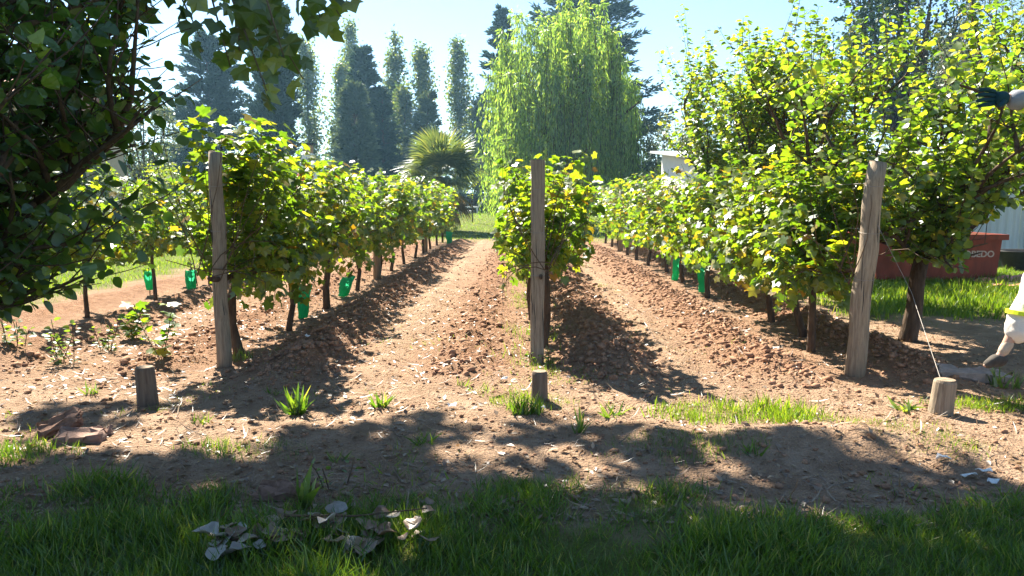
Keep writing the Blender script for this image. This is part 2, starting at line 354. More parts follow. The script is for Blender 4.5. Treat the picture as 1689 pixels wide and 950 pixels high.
# ------------------------------------------------------------------ trees: skeletons
def bend(p, d, L, n=6, up=0.0, wob=.12):
    """a wandering path of n steps from p along d; up pulls it upwards (or down) as it grows"""
    P = [np.array(p, float)]; d = norm(np.array(d, float))
    for i in range(n):
        d = norm(d + np.array([0, 0, up/n]) + RNG.normal(size=3)*wob); P.append(P[-1]+d*L/n)
    return np.array(P)
def along(P, t):
    t = np.clip(np.asarray(t, float), 0, .9999)*(len(P)-1); i = t.astype(int); f = (t-i)[..., None]
    return P[i]*(1-f)+P[i+1]*f, norm(P[i+1]-P[i])
def shoot_leaves(P, n, spread=.03, t0=.1, droop=.35):
    t = np.linspace(t0, 1, n) + R(-.03, .03, n)
    p, d = along(P, t)
    s = dirs(n); s = norm(s-d*np.sum(s*d, 1, keepdims=True))
    D = norm(s*1.0 + d*.45 + np.array([0, 0, -droop]))
    N = norm(np.array([0, 0, 1.]) + dirs(n)*.75)
    return p + s*spread, D, N

def fruit_tree(name, base, trunk_h, limbs, label, mat, tpl, leaf=.07, shoots=5, sub=5, per=13, r0=.075, group=None, cat='tree', spreadL=1.0, up=.9, nearleaf=0, nearmat=None, lean=(0, 0), shootL=(.45, .9), bark='bark', leafname='leaf', keep=None):
    """limbs: list of (azimuth, elevation, length)"""
    base = np.array(base, float); root = empty(name, base)
    mb = MB()
    top = np.array([lean[0], lean[1], trunk_h])
    tp = np.array([[0, 0, -.08], [0, 0, .04], top*.35+[.012, 0, 0], top*.7+[-.01, .01, 0], top])
    mb.tube(tp, [r0*1.3, r0*1.12, r0, r0*.94, r0*.9], 9)
    LP, LD, LN = [], [], []
    for az, el, L in limbs:
        d = (math.cos(az)*math.cos(el), math.sin(az)*math.cos(el), math.sin(el))
        P = bend(top-np.array([0, 0, .05]), d, L, 7, up=up*.5, wob=.10)
        if keep is not None:
            kk = keep(P+base); e_ = next((i for i in range(2, len(P)) if not kk[i]), len(P)); P = P[:max(e_, 3)]
        mb.tube(P, np.linspace(r0*.50, r0*.12, len(P)), 6)
        for k in range(sub):
            t = R(.12, 1.0); p, dd = along(P, [t]); a2 = R(0, 2*math.pi); e2 = R(-.1, .9)
            d2 = norm(dd[0]*.6 + np.array([math.cos(a2)*math.cos(e2), math.sin(a2)*math.cos(e2), math.sin(e2)]))
            Q = bend(p[0], d2, L*R(.28, .5)*spreadL, 5, up=up*.5, wob=.14)
            if keep is not None and not keep(Q[3:4]+base)[0]: continue
            mb.tube(Q, np.linspace(r0*.28, r0*.08, len(Q)), 5)
            for j in range(shoots):
                q, qd = along(Q, [R(.15, 1)]); a3 = R(0, 2*math.pi); e3 = R(-.2, 1.3)
                d3 = norm(qd[0]*.5 + np.array([math.cos(a3)*math.cos(e3), math.sin(a3)*math.cos(e3), math.sin(e3)]))
                Lq = R(*shootL); T = bend(q[0], d3, Lq, 4, up=up, wob=.10)
                if keep is not None and not keep(T[2:3]+base)[0]: continue
                mb.tube(T, np.linspace(r0*.075, r0*.03, len(T)), 3, cap=False)
                a = shoot_leaves(T, int(per*R(.7, 1.3)*Lq/.65)+2, spread=leaf*.25); LP.append(a[0]); LD.append(a[1]); LN.append(a[2])
    mb.build('trunk', M[bark], root, smooth=True)
    LP, LD, LN = map(np.concatenate, (LP, LD, LN))
    if keep is not None:
        k = keep(LP+base); LP, LD, LN = LP[k], LD[k], LN[k]
    sz = leaf*R(.7, 1.25, len(LP))
    tagged = 0
    if nearleaf:
        W3 = LP + base; dist = np.linalg.norm(W3-np.array([0, 0, CAM_H]), axis=1)
        ux = (W3[:, 0]/W3[:, 1]); inside = (ux > -.72) & (ux < .70) & ((W3[:, 2]-CAM_H)/W3[:, 1] < .30) & (W3[:, 1] > .8)
        order = np.argsort(np.where(inside, dist, 1e6))[:nearleaf]
        single_leaves(root, LP[order], LD[order], LN[order], sz[order], tpl, nearmat, leafname)
        msk = np.ones(len(LP), bool); msk[order] = False; LP, LD, LN, sz = LP[msk], LD[msk], LN[msk], sz[msk]
    o = cloud('crown', LP, LD, LN, sz, tpl, mat, root)
    if nearleaf: o['kind'] = 'stuff'
    return tag(root, label, cat, group)

_leafmesh = {}
def single_leaves(root, P, D, N, sz, tpl, mat, name='leaf'):
    key = (id(tpl[0]), mat.name)
    if key not in _leafmesh:
        ms = []
        for k in range(3):
            v, f = tpl; v = v.copy(); v[:, 2] += RNG.normal(size=len(v))*.03 - .12*(v[:, 1]**2)*k*.5; v[:, 0] *= 1+.12*(k-1)
            me = bpy.data.meshes.new(name); me.from_pydata([tuple(q) for q in v], [], [tuple(int(i) for i in q) for q in f]); me.materials.append(mat); ms.append(me)
        _leafmesh[key] = ms
    D = norm(D); X = norm(np.cross(D, N)); Z = np.cross(X, D)
    for i in range(len(P)):
        o = bpy.data.objects.new(name, _leafmesh[key][i % 3]); COL.objects.link(o); o.parent = root
        s = sz[i]
        o.matrix_local = Matrix(((X[i][0]*s, D[i][0]*s, Z[i][0]*s, P[i][0]), (X[i][1]*s, D[i][1]*s, Z[i][1]*s, P[i][1]), (X[i][2]*s, D[i][2]*s, Z[i][2]*s, P[i][2]), (0, 0, 0, 1)))

def gpos(x, y, dz=0.0): return (x, y, g1(x, y)+dz)

# ------------------------------------------------------------------ far trees
def poplar(px, top_py, depth, w_px, label, mat='poplar', dens=1.0):
    top = at(px, top_py, depth); x, y = top.x, top.y; z0 = g1(x, y); H = top.z-z0; Wd = 1.25*w_px/1220*depth
    root = empty('poplar_tree', (x, y, z0)); mb = MB()
    T = bend((0, 0, -.1), (0, 0, 1), H, 8, wob=.012); mb.tube(T, np.linspace(.16, .02, len(T)), 7)
    LP = []; n = int(95*dens)
    for i in range(n):
        t = R(.10, .97)
        prof = min(1, (t-.04)/.25)*(1-max(0, (t-.45)/.55)**1.7*.9)
        p, _ = along(T, [t]); a = R(0, 2*math.pi); L = Wd*.5*prof*R(.7, 1.6)+.4
        P = bend(p[0], (math.cos(a)*.42, math.sin(a)*.42, 1), L*1.35, 5, up=.4, wob=.06)
        if i % 2 == 0: mb.tube(P, np.linspace(.03, .008, len(P)), 3, cap=False)
        k = int(62*R(.7, 1.2)); q, _ = along(P, R(.1, 1, k)); LP.append(q+RNG.normal(size=(k, 3))*np.array([.17, .17, .2])*depth/47)
    LP = np.concatenate(LP); nn = len(LP)
    mb.build('trunk', M['bark_light'], root, smooth=True)
    cloud('crown', LP, dirs(nn)+[0, 0, -.3], dirs(nn), .17*depth/47*R(.7, 1.3, nn), DIAM, M[mat], root, width=1.4)
    return tag(root, label, 'tree', 'poplars behind the vineyard')
def conifer(px, top_py, depth, w_px, label, mat='conifer', dens=1.0, droop=-.15, shape=1.0, name='conifer_tree', group='dark conifers behind the vineyard', ragged=.5, col=False):
    top = at(px, top_py, depth); x, y = top.x, top.y; z0 = g1(x, y); H = top.z-z0; Wd = w_px/1220*depth
    root = empty(name, (x, y, z0)); mb = MB()
    T = bend((0, 0, -.1), (0, 0, 1), H, 8, wob=.012); mb.tube(T, np.linspace(.022*H, .02, len(T)), 8)
    LP, LD = [], []; n = int(150*dens)
    for i in range(n):
        t = R(.04, .995)**.9
        prof = (1-t)**shape if not col else min(1, t/.08)*(1-max(0, (t-.55)/.45)**2)
        p, _ = along(T, [t]); a = R(0, 2*math.pi); L = Wd*.5*prof*R(1-ragged, 1+ragged*.45)+.22
        el = .9 if col else droop+.35*t
        P = bend(p[0], (math.cos(a), math.sin(a), el), L, 5, up=.25, wob=.07)
        if i % 2 == 0: mb.tube(P, np.linspace(.04, .01, len(P)), 3, cap=False)
        k = int((30+34*L*45/depth)*R(.8, 1.2)); q, qd = along(P, R(.12, 1, k)**.8)
        s = dirs(k); s[:, 2] *= .6
        LP.append(q+s*R(.0, .26, k)[:, None]*(.5+.2*L)); LD.append(norm(qd+s*.8))
    LP = np.concatenate(LP); LD = np.concatenate(LD); nn = len(LP)
    mb.build('trunk', M['bark'], root, smooth=True)
    cloud('crown', LP, LD, dirs(nn), .32*depth/45*R(.6, 1.3, nn), DIAM, M[mat], root, width=.6)
    return tag(root, label, 'tree', group)
def roundtree(px, top_py, depth, w_px, label, mat, name='tree', low=.15, leafs=.14, n=5200, group=None, clumps=46, tpl=DIAM, cat='tree'):
    top = at(px, top_py, depth); x, y = top.x, top.y; z0 = g1(x, y); H = top.z-z0; Wd = w_px/1220*depth
    root = empty(name, (x, y, z0)); mb = MB()
    fork = np.array([0, 0, H*max(low, .12)+.1])
    mb.tube(np.array([[0, 0, -.1], fork*.5+[.05, 0, 0], fork]), [.028*H+.03, .022*H+.02, .02*H+.02], 8)
    LP = []; cz = H*(.5+low*.5); rz = H*.5*(1-low)
    for i in range(clumps):
        d = dirs(1)[0]; r = R(.35, 1)**.5
        c = np.array([d[0]*Wd*.42*r, d[1]*Wd*.42*r, cz+d[2]*rz*.86*r])
        if i % 2 == 0:
            mid = (fork+c)/2 + RNG.normal(size=3)*.15; mb.tube(np.array([fork, mid, c]), [.012*H+.01, .008*H, .012], 5)
        k = int(n/clumps*R(.6, 1.4)); s = dirs(k)*(R(0, 1, k)**.45)[:, None]
        LP.append(c+s*np.array([Wd*.14, Wd*.14, rz*.24])*R(.7, 1.35))
    LP = np.concatenate(LP); nn = len(LP)
    mb.build('trunk', M['bark'], root, smooth=True)
    cloud('crown', LP, dirs(nn)+[0, 0, -.3], dirs(nn)+[0, 0, .5], leafs*R(.7, 1.3, nn), tpl, M[mat], root)
    return tag(root, label, cat, group)

poplar(505, 72, 69, 62, 'pale green poplar beside the black column cypress')
poplar(556, 112, 70, 46, 'short narrow poplar just left of the tallest poplar', dens=.8)
poplar(578, 42, 75, 52, 'tallest poplar rising left of the dark conifer clump')
poplar(641, 62, 72, 46, 'poplar rising just behind the right side of the dark conifer clump')
poplar(664, 150, 66, 40, 'small yellowish poplar right of the dark conifer clump', dens=.8)
poplar(703, 84, 69, 58, 'lone poplar above the left half of the fan palm')
poplar(757, 72, 72, 54, 'lone poplar above the right half of the fan palm')
poplar(790, 170, 68, 40, 'low poplar half hidden at the left edge of the willow', dens=.8)
conifer(441, -40, 56, 92, 'tall black green column cypress left of the poplars', col=True, dens=2.6, name='cypress_tree', ragged=.3)
conifer(335, 55, 60, 185, 'dark spreading conifer behind the left vine post', dens=2.4, shape=.6)
conifer(604, 78, 64, 105, 'dark ragged conifer clump between the poplars', dens=1.7, shape=.62, ragged=.6)
conifer(630, 150, 63, 80, 'lower dark conifer in front of the ragged clump', dens=1.0, shape=.7)
conifer(582, 138, 57, 85, 'soft grey green cypress in front of the poplars', mat='cypress', dens=1.7, shape=.55, name='cypress_tree', group='grey green cypresses', ragged=.3)
conifer(700, 150, 64, 95, 'grey green young conifer behind the fan palm', mat='cypress', dens=.9, shape=.8, group='grey green cypresses')
conifer(826, 14, 78, 130, 'dark conifer with a spiky tip left of the willow', dens=1.2, shape=.85, ragged=.7)
conifer(965, -110, 75, 300, 'huge dark conifer rising behind the willow', dens=3.2, shape=.60, ragged=.5)
conifer(1398, 55, 60, 70, 'small grey conifer tip between the fruit tree tops', mat='cypress', dens=.9, shape=.8)
roundtree(1110, 172, 38, 125, 'grey green olive tree right of the willow', 'olive', 'olive_tree', low=.12, n=6500, group='olive trees', leafs=.13)
roundtree(1165, 185, 43, 120, 'olive tree behind the white shed corner', 'olive', 'olive_tree', low=.12, n=4500, group='olive trees', leafs=.13)
roundtree(1525, -150, 34, 250, 'towering blue grey tree at the top right', 'conifer', 'pine_tree', low=.22, n=14000, clumps=80, leafs=.20)
roundtree(1640, -90, 28, 190, 'feathery grey green tree in the top right corner', 'olive', 'tamarisk_tree', low=.15, n=9000, clumps=60, leafs=.16, tpl=SLIM)
roundtree(60, -40, 32, 240, 'leafy tree behind the beige house at the far left', 'shrub', 'tree', low=.15, n=6500, leafs=.17)
roundtree(235, 140, 34, 130, 'green tree in the gap behind the near quince', 'olive', 'tree', low=.1, n=4200, leafs=.16)
for px, tp, dp, w, lb in ((275, 262, 26, 120, 'yellow green shrub behind the far left vine row'), (160, 270, 24, 120, 'bright shrub beyond the lawn behind the near quince'),
                          (650, 292, 42, 80, 'dark shrub at the left foot of the fan palm'), (1085, 262, 32, 90, 'low green shrub under the olive tree')):
    roundtree(px, tp, dp, w, lb, 'hedge' if 'dark' in lb else 'shrub', 'shrub', low=.02, n=2600, leafs=.12, group='shrubs behind the rows', cat='shrub')
# belt of far trees closing the horizon
k = 30000; bx = R(-150, 150, k); by = R(98, 116, k)
hh = 4.5+5*fbm(bx*.18, by*.02+3, 41)
P = np.stack([bx, by, .42+hh*R(0, 1, k)**.8], 1)
tag(cloud('far_tree_belt', P, dirs(k), dirs(k), .85*R(.6, 1.3, k), DIAM, M['hedge'], rnd=R(0, 1, k)), 'dark belt of far trees closing the horizon', 'trees', kind='stuff')

# willow
def willow():
    x, y = at(930, 300, 38).x, 38.0; z0 = g1(x, y); root = empty('weeping_willow', (x, y, z0)); mb = MB()
    mb.tube(np.array([[0, 0, -.1], [.1, 0, 1.2], [0, .1, 2.6]]), [.5, .4, .36], 10)
    top_z = 10.9; P_, D_ = [], []; nst = 1500
    limbs = []
    for i in range(16):
        a = 2*math.pi*i/16+R(-.2, .2); rr = R(.35, 1.0)
        P = bend((0, .1, 2.5), (math.cos(a)*rr*.6, math.sin(a)*rr*.6, 1), R(3.6, 6.4), 8, up=-.15, wob=.08); limbs.append(P)
        mb.tube(P, np.linspace(.2, .03, len(P)), 6)
    mb.build('trunk', M['bark'], root, smooth=True)
    sm = MB()
    # clumps of hanging strands, each clump a fountain from one branch end
    for i in range(150):
        a = R(0, 2*math.pi); r = R(0, 1)**.44
        cx, cy = math.cos(a)*4.05*r, math.sin(a)*4.05*r
        side = cx/4.2
        hz = (11.4*(1-.40*r**2.6) - 1.5*max(0, side-.1))*(R(.45, 1.0) if i % 3 else R(.86, 1.06))
        mb_l = np.array([cx, cy, hz])
        for j in range(15):
            b = R(0, 2*math.pi); rad = R(.08, .8)
            L = min(hz-.3, R(2.2, 6.5))
            n = 7; s = np.linspace(0, 1, n)[:, None]
            outw = np.array([math.cos(b)*rad, math.sin(b)*rad, 0])
            Q = mb_l + outw*np.sqrt(s)*1.0 + np.array([0, 0, 1])*(.6*np.sin(np.pi*np.minimum(s*3.0, 1))*rad - L*np.maximum(0, s-.08))
            Q[:, :2] += np.cumsum(RNG.normal(size=(n, 2))*.03, axis=0)
            if j % 3 == 0: sm.tube(Q, .012, 3, cap=False)
            k = int(L*9); t = R(.03, 1, k); q, qd = along(Q, t)
            sd = dirs(k)*[1, 1, .2]; P_.append(q+sd*.045); D_.append(norm(qd*.9+sd*.5))
    sm.build('hanging_twigs', M['twig'], root)
    P_ = np.concatenate(P_); D_ = np.concatenate(D_); nn = len(P_)
    cloud('crown', P_, D_, dirs(nn), .24*R(.7, 1.3, nn), SLIM, M['willow'], root, width=1.15)
    tag(root, 'large weeping willow with long hanging yellow green strands', 'tree')
willow()

# fan palm
def palm():
    c = at(724, 292, 33); z0 = g1(c.x, c.y); root = empty('fan_palm', (c.x, c.y, z0)); hz = c.z-z0
    MB().tube(np.array([[0, 0, -.1], [.02, 0, hz*.5], [0, 0, hz]]), [.30, .26, .22], 12).build('trunk', M['bark'], root, smooth=True)
    meshes = []
    for var in range(3):
        V, F = [], []; nb = 26
        V += [(-.02, 0, 0), (.02, 0, 0), (.015, .9, .03), (-.015, .9, .03)]; F.append((0, 1, 2, 3))
        for i in range(nb):
            a = (i/(nb-1)-.5)*math.radians(215); L = R(.95, 1.2)*(1-.22*abs(a)/1.9)
            d = np.array([math.sin(a), math.cos(a), .12*math.cos(2*a)]); s = np.array([math.cos(a), -math.sin(a), 0])*.036
            b = np.array([0, .9, .03]); b0 = len(V)
            V += [tuple(b), tuple(b+d*L*.55-s), tuple(b+d*L*.55+s), tuple(b+d*L+np.array([0, 0, -.15*L-.06*var]))]
            F += [(b0, b0+1, b0+2), (b0+1, b0+3, b0+2)]
        meshes.append((V, F))
    def mk(mat, var):
        V, F = meshes[var]; me = bpy.data.meshes.new('frond'); me.from_pydata(V, [], F); me.materials.append(mat)
        a = me.attributes.new('rnd', 'FLOAT', 'POINT'); a.data.foreach_set('value', np.repeat(R(0, 1, len(V)//4+1), 4)[:len(V)].astype(np.float32)); return me
    live = [mk(M['palm'], k) for k in range(3)]; dead = [mk(M['palm_dead'], k) for k in range(2)]
    for i in range(74):
        isd = i >= 56
        az = R(0, 2*math.pi); el = R(-1.25, -.6) if isd else R(-.35, 1.35)
        o = bpy.data.objects.new('dead_frond' if isd else 'frond', (dead if isd else live)[i % (2 if isd else 3)]); COL.objects.link(o); o.parent = root
        o.location = (0, 0, hz-(.15 if isd else 0)); o.rotation_euler = (el, 0, az)
        s = R(1.0, 1.3); o.scale = (s, s, s)
    tag(root, 'round fan palm with spiky green fronds and dry brown skirt', 'palm')
palm()

# ------------------------------------------------------------------ buildings and garden far behind
def hedge():
    c = at(790, 340, 58); V = None
    k = 9000; P = np.stack([R(-9, 9, k), R(-.5, .5, k), R(0, 1, k)*1.35], 1)
    s = R(0, 1, k); P[:, 2] = np.where(s < .35, 1.35+R(-.05, .07, k), P[:, 2]); P[:, 1] = np.where(s > .55, -.5+R(-.08, .08, k), P[:, 1])
    root = empty('clipped_hedge', (-3.2, 58, g1(0, 58)))
    MB().box((-8.9, -.42, -.05), (8.9, .42, 1.25)).build('branches', M['bark'], root)
    cloud('foliage', P, dirs(k), dirs(k), .15*R(.7, 1.3, k), DIAM, M['hedge'], root)
    tag(root, 'dark clipped hedge behind the white poolside slab', 'hedge')
hedge()
def pool():
    z = g1(-5, 54)
    root = empty('pool_edge', (-5.2, 54.5, z))
    for i in range(8):
        MB().box((-2.4+i*.5, -.55, .0), (-1.915+i*.5, .55, .20)).build('slab', M['white'], root)
    tag(root, 'low white slab edge of a pool on the far lawn', 'pool edge')
    r = empty('sun_lounger', (-3.55, 53.6, z))
    MB().box((-.95, -.33, .42), (.55, .33, .52)).build('seat', M['white'], r)
    b = MB().box((0, -.33, 0), (.80, .33, .09)).build('backrest', M['white'], r); b.location = (.55, 0, .45); b.rotation_euler = (0, math.radians(-52), 0)
    for sx in (-.85, .45):
        for sy in (-.28, .28): MB().box((sx-.04, sy-.04, -.02), (sx+.04, sy+.04, .42)).build('leg', M['white'], r)
    MB().tube(np.array([[1.0, -.3, 1.0], [1.12, -.3, 1.25], [1.28, -.3, 1.30]]), .05, 6).build('headrest_frame', M['white'], r)
    tag(r, 'white sun lounger with raised back at the far pool', 'lounger')
pool()
def sapling():
    x, y = on_ground(779, 371); y = 40.0; x = at(779, 350, 40).x; z = g1(x, y)
    root = empty('sapling', (x, y, z)); mb = MB()
    mb.tube(np.array([[0, 0, -.1], [.02, 0, .7], [0, 0, 1.5], [.03, 0, 2.1]]), [.04, .035, .03, .015], 6)
    LP = []
    for i in range(7):
        P = bend((0, 0, R(1.1, 2.0)), (R(-1, 1), R(-1, 1), .7), R(.4, .8), 4, up=.2); mb.tube(P, .012, 3, cap=False); LP.append(along(P, R(.3, 1, 9))[0])
    mb.build('trunk', M['bark'], root, smooth=True); LP = np.concatenate(LP); k = len(LP)
    cloud('crown', LP, dirs(k), dirs(k), .11, DIAM, M['shrub'], root); tag(root, 'thin bare sapling standing on the far lawn', 'sapling')
sapling()
def barbecue():
    c = at(509, 270, 36); z0 = g1(c.x, c.y); root = empty('barbecue', (c.x, c.y, z0))
    top = at(509, 238, 36).z-z0; sh = at(509, 253, 36).z-z0
    MB().box((-.75, -.45, -.05), (.75, .45, 1.55)).build('base', M['white'], root)
    V = [(-.75,-.45,1.55),(.75,-.45,1.55),(.75,.45,1.55),(-.75,.45,1.55),(-.21,-.2,sh),(.21,-.2,sh),(.21,.2,sh),(-.21,.2,sh)]
    mesh_obj('hood', V, [(0,1,5,4),(1,2,6,5),(2,3,7,6),(3,0,4,7),(4,5,6,7)], M['white'], root)
    MB().box((-.19, -.18, sh), (.19, .18, top-.06)).build('chimney', M['chim'], root)
    MB().box((-.36, -.3, top-.02), (.36, .3, top+.05)).build('chimney_cap', M['black'], root)
    for s in (-.17, .17): MB().box((s-.02, -.16, top-.08), (s+.02, -.12, top-.02)).build('cap_support', M['black'], root)
    MB().box((-.5, -.47, .7), (.5, -.452, 1.3)).build('fire_opening', M['black'], root)
    tag(root, 'white barbecue hood with brick coloured chimney and flat dark cap', 'barbecue')
barbecue()
def house():
    root = empty('beige_house', (-19.3, 21, g1(-17, 21)))
    MB().box((-7, 0, -.05), (4.4, 7, 4.3)).build('wall', M['beige'], root)
    V = [(-7.3,-.4,4.25),(4.8,-.4,4.25),(4.8,7.4,4.25),(-7.3,7.4,4.25),(-7.3,3.5,5.4),(4.8,3.5,5.4)]
    mesh_obj('roof', V, [(0,1,5,4),(2,3,4,5),(1,2,5),(3,0,4),(0,3,2,1)], M['roof_tile'], root)
    for xx in (.2, 2.4):
        w = MB().box((xx, -.03, 1.0), (xx+1.1, -.004, 2.2)).build('window', M['black'], root)
        MB().box((xx-.06, -.05, .94), (xx+1.16, -.031, .995)).build('sill', M['white'], w)
    tag(root, 'beige walled house glimpsed behind the quince leaves', 'house')
house()
def shed():
    y0 = 19.0; xl = at(1152, 300, y0).x; root = empty('corrugated_shed', (xl, y0, 0)); Lw = 11.5; H = at(1152, 262, y0).z
    # one rib sheet after another, each a real corrugated panel
    pw = 1.0; k = 0; x = .22
    n = 20
    prof = [(i/n*pw, -.014 if (i % 4) in (1, 2) else .014) for i in range(n+1)]
    V = [(px_, py_, 0) for px_, py_ in prof] + [(px_, py_, H-.05) for px_, py_ in prof]
    F = [(i, i+1, n+2+i, n+1+i) for i in range(n)]
    me = bpy.data.meshes.new('wall_sheet'); me.from_pydata(V, [], F); me.materials.append(M['sheet'])
    while x < Lw:
        o = bpy.data.objects.new('wall_sheet', me); COL.objects.link(o); o.parent = root; o.location = (x, .02+.004*(k % 2), .02); x += pw; k += 1
    MB().box((0, -.06, -.05), (.22, .16, H)).build('corner_post', M['stone'], root)
    for xx in (2.1, 4.2, 6.3, 8.4, 10.5): MB().box((xx, -.10, -.05), (xx+.16, .0, H-.02)).build('post', M['grey_paint'], root)
    mesh_obj('end_wall', [(-.002, .1, 0), (-.002, 5, 0), (-.002, 5, H+.4), (-.002, .1, H-.05), (.06, .165, 0), (.06, 5, 0), (.06, 5, H+.4), (.06, .165, H-.05)], [(0,3,2,1),(4,5,6,7),(0,4,7,3),(1,2,6,5),(3,7,6,2)], M['white'], root)
    rm = mesh_obj('roof', [(-.35,-.35,H+.005),(Lw+.3,-.35,H+.005),(Lw+.3,5.2,H+.45),(-.35,5.2,H+.45),(-.35,-.35,H+.07),(Lw+.3,-.35,H+.07),(Lw+.3,5.2,H+.52),(-.35,5.2,H+.52)], [(0,3,2,1),(4,5,6,7),(0,1,5,4),(1,2,6,5),(2,3,7,6),(3,0,4,7)], M['roof_white'], root)
    MB().box((-.36, -.37, H-.06), (Lw+.3, -.352, H+.09)).build('fascia', M['grey_paint'], root)
    tag(root, 'pale corrugated shed with grey posts behind the fruit trees', 'shed')
shed()

# ------------------------------------------------------------------ trellis: posts, stumps, wires
def post(px, base_py, top_px, top_py, r, label, mat, square=False, name='wooden_post', group='front posts of the vine rows'):
    x, y = on_ground(px, base_py); top = at(top_px, top_py, y+.05); z = g1(x, y)
    root = empty(name, (x, y, z)); t = np.array([top.x-x, .05, top.z-z])
    if square:
        mb = MB(); n = 8
        V, F = [], []
        for i in range(n+1):
            c = t*i/n + np.array([RNG.normal()*.003, 0, -.25*(i == 0)]); q = r*(1+RNG.normal()*.015); b = r*.18
            for sx, sy in ((-q, -q+b), (-q+b, -q), (q-b, -q), (q, -q+b), (q, q-b), (q-b, q), (-q+b, q), (-q, q-b)): V.append((c[0]+sx, c[1]+sy, c[2]))
        for i in range(n):
            for k in range(8): F.append((i*8+k, i*8+(k+1) % 8, i*8+8+(k+1) % 8, i*8+8+k))
        F.append(tuple(range(n*8, n*8+8))); mesh_obj('shaft', V, F, mat, root)
    else:
        n = 10; P = np.array([t*i/n + np.array([.010*math.sin(i*1.3), .006*math.cos(i*1.7), -.2*(i == 0)]) for i in range(n+1)])
        rad = np.linspace(r*1.08, r*.92, n+1)*(1+RNG.normal(size=n+1)*.02)
        MB().tube(P, rad, 16).build('shaft', mat, root, smooth=True)
        MB().tube(np.array([t+[0, 0, .001], t+[.001, 0, .006]]), r*.86, 14).build('end_grain', M['end_grain'], root)
    tag(root, label, 'post', group); return x, y, z, t
LP_ = post(369, 602, 355, 251, .062, 'straight grey post at the front of the left vine row', M['post'], square=False)
CP_ = post(886, 592, 887, 264, .064, 'split grey square post at the front of the centre vine row', M['post'], square=True)
RP_ = post(1408, 614, 1447, 268, .080, 'thick round post leaning right at the front of the right vine row', M['post'])
for p_, rr_, lab in ((LP_, .062, 'l'), (CP_, .064, 'c'), (RP_, .080, 'r')):
    rt = [o for o in bpy.data.objects if o.name.startswith('wooden_post') and abs(o.location.x-p_[0]) < .01][0]
    for hh_ in (.85, 1.25, 1.65):
        c_ = p_[3]*hh_/p_[3][2]; q_ = []
        rad_ = rr_*(1.45 if lab == 'c' else 1.06)
        for k_ in range(17):
            t_ = 2*math.pi*k_/16; q_.append(c_+np.array([math.cos(t_)*rad_ if lab != 'c' else max(-rr_*1.05, min(rr_*1.05, math.cos(t_)*rad_)), math.sin(t_)*rad_ if lab != 'c' else max(-rr_*1.05, min(rr_*1.05, math.sin(t_)*rad_)), .012*math.sin(t_*1.0)]))
        MB().tube(np.array(q_), .0022, 4).build('wire_tie', M['wire'], rt)
    for k_ in range(5):
        h0 = R(.15, 1.3); ln = R(.2, .5); a_ = R(-2.4, -.7); q_ = []
        for u_ in np.linspace(0, 1, 6):
            c_ = p_[3]*(h0+ln*u_)/p_[3][2]; ang = a_+.12*math.sin(u_*5)
            q_.append(c_+(np.array([math.cos(ang)*rr_, math.sin(ang)*rr_, 0]) if lab != 'c' else np.array([.05*math.cos(a_*3)+.006*math.sin(u_*6), -rr_*.99, 0])))
        MB().tube(np.array(q_), [.0005, .0028, .0035, .0035, .0025, .0005], 4).build('crack_shade', M['black'], rt)  # raised black strips paint the shade inside splits in the wood
for nm, ps in (('left', [14.0, 21.2]), ('right', [14.0, 21.6]), ('centre', [14.0, 21.0]), ('far_left', [15.0, 22.0])):
    for k, yy in enumerate(ps):
        xx = ROWS[nm]; root = empty('trellis_post', gpos(xx, yy))
        MB().tube(np.array([[0, 0, -.2], [.01, 0, .7], [0, 0, 1.75]]), [.075, .07, .068], 12).build('shaft', M['post'], root, smooth=True)
        tag(root, f'{("second", "third")[k]} post from the front inside the {nm.replace("_", " ")} vine row', 'post', 'posts inside the vine rows')
def stump(px, base_py, top_py, w_px, label, mat, lean=0.0):
    x, y = on_ground(px, base_py); z = g1(x, y); h = at(px, top_py, y).z-z; r = w_px/1220*y*.5
    root = empty('anchor_stump', (x, y, z)); n = 18
    t = np.array([lean, 0, h]); P = np.array([[0, 0, -.15], [0, 0, .01], t*.5, t*.93, t]); 
    mb = MB().tube(P, [r*1.12, r*1.06, r, r*.98, r*.9], n); o = mb.build('shaft', mat, root, smooth=False)
    MB().tube(np.array([t+[0, 0, .001], t+[0, 0, .006]]), r*.84, 14).build('end_grain', M['end_grain'], root)
    tag(root, label, 'stump', 'anchor stumps in front of the rows'); return Vector((x, y, z+h))
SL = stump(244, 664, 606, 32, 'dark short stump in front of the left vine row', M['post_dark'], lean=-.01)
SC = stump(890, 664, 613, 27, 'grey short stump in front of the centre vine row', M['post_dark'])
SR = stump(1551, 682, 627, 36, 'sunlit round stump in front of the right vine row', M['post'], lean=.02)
def wire(pts, label, r=.0022, name='trellis_wire', group='wires of the vine rows', mat='wire'):
    o = MB().tube(np.array(pts, float), r, 4).build(name, M[mat]); return tag(o, label, 'wire', group)
wire([(RP_[0]+RP_[3][0]*.75, RP_[1], RP_[2]+RP_[3][2]*.75), (RP_[0]+.3, RP_[1]-.3, .75), (SR.x, SR.y, SR.z-.03)], 'thin anchor wire from the leaning right post down to its stump', group='anchor wires')
for nm, p in (('left', LP_), ('centre', CP_), ('right', RP_)):
    for k, h in enumerate((.85, 1.25, 1.65)):
        wire([(p[0]+p[3][0]*h/1.9, p[1], h), (ROWS[nm], 14.0, h-.02), (ROWS[nm], 27, h)], f'{("lowest", "middle", "topmost")[k]} wire strung along the {nm} vine row')

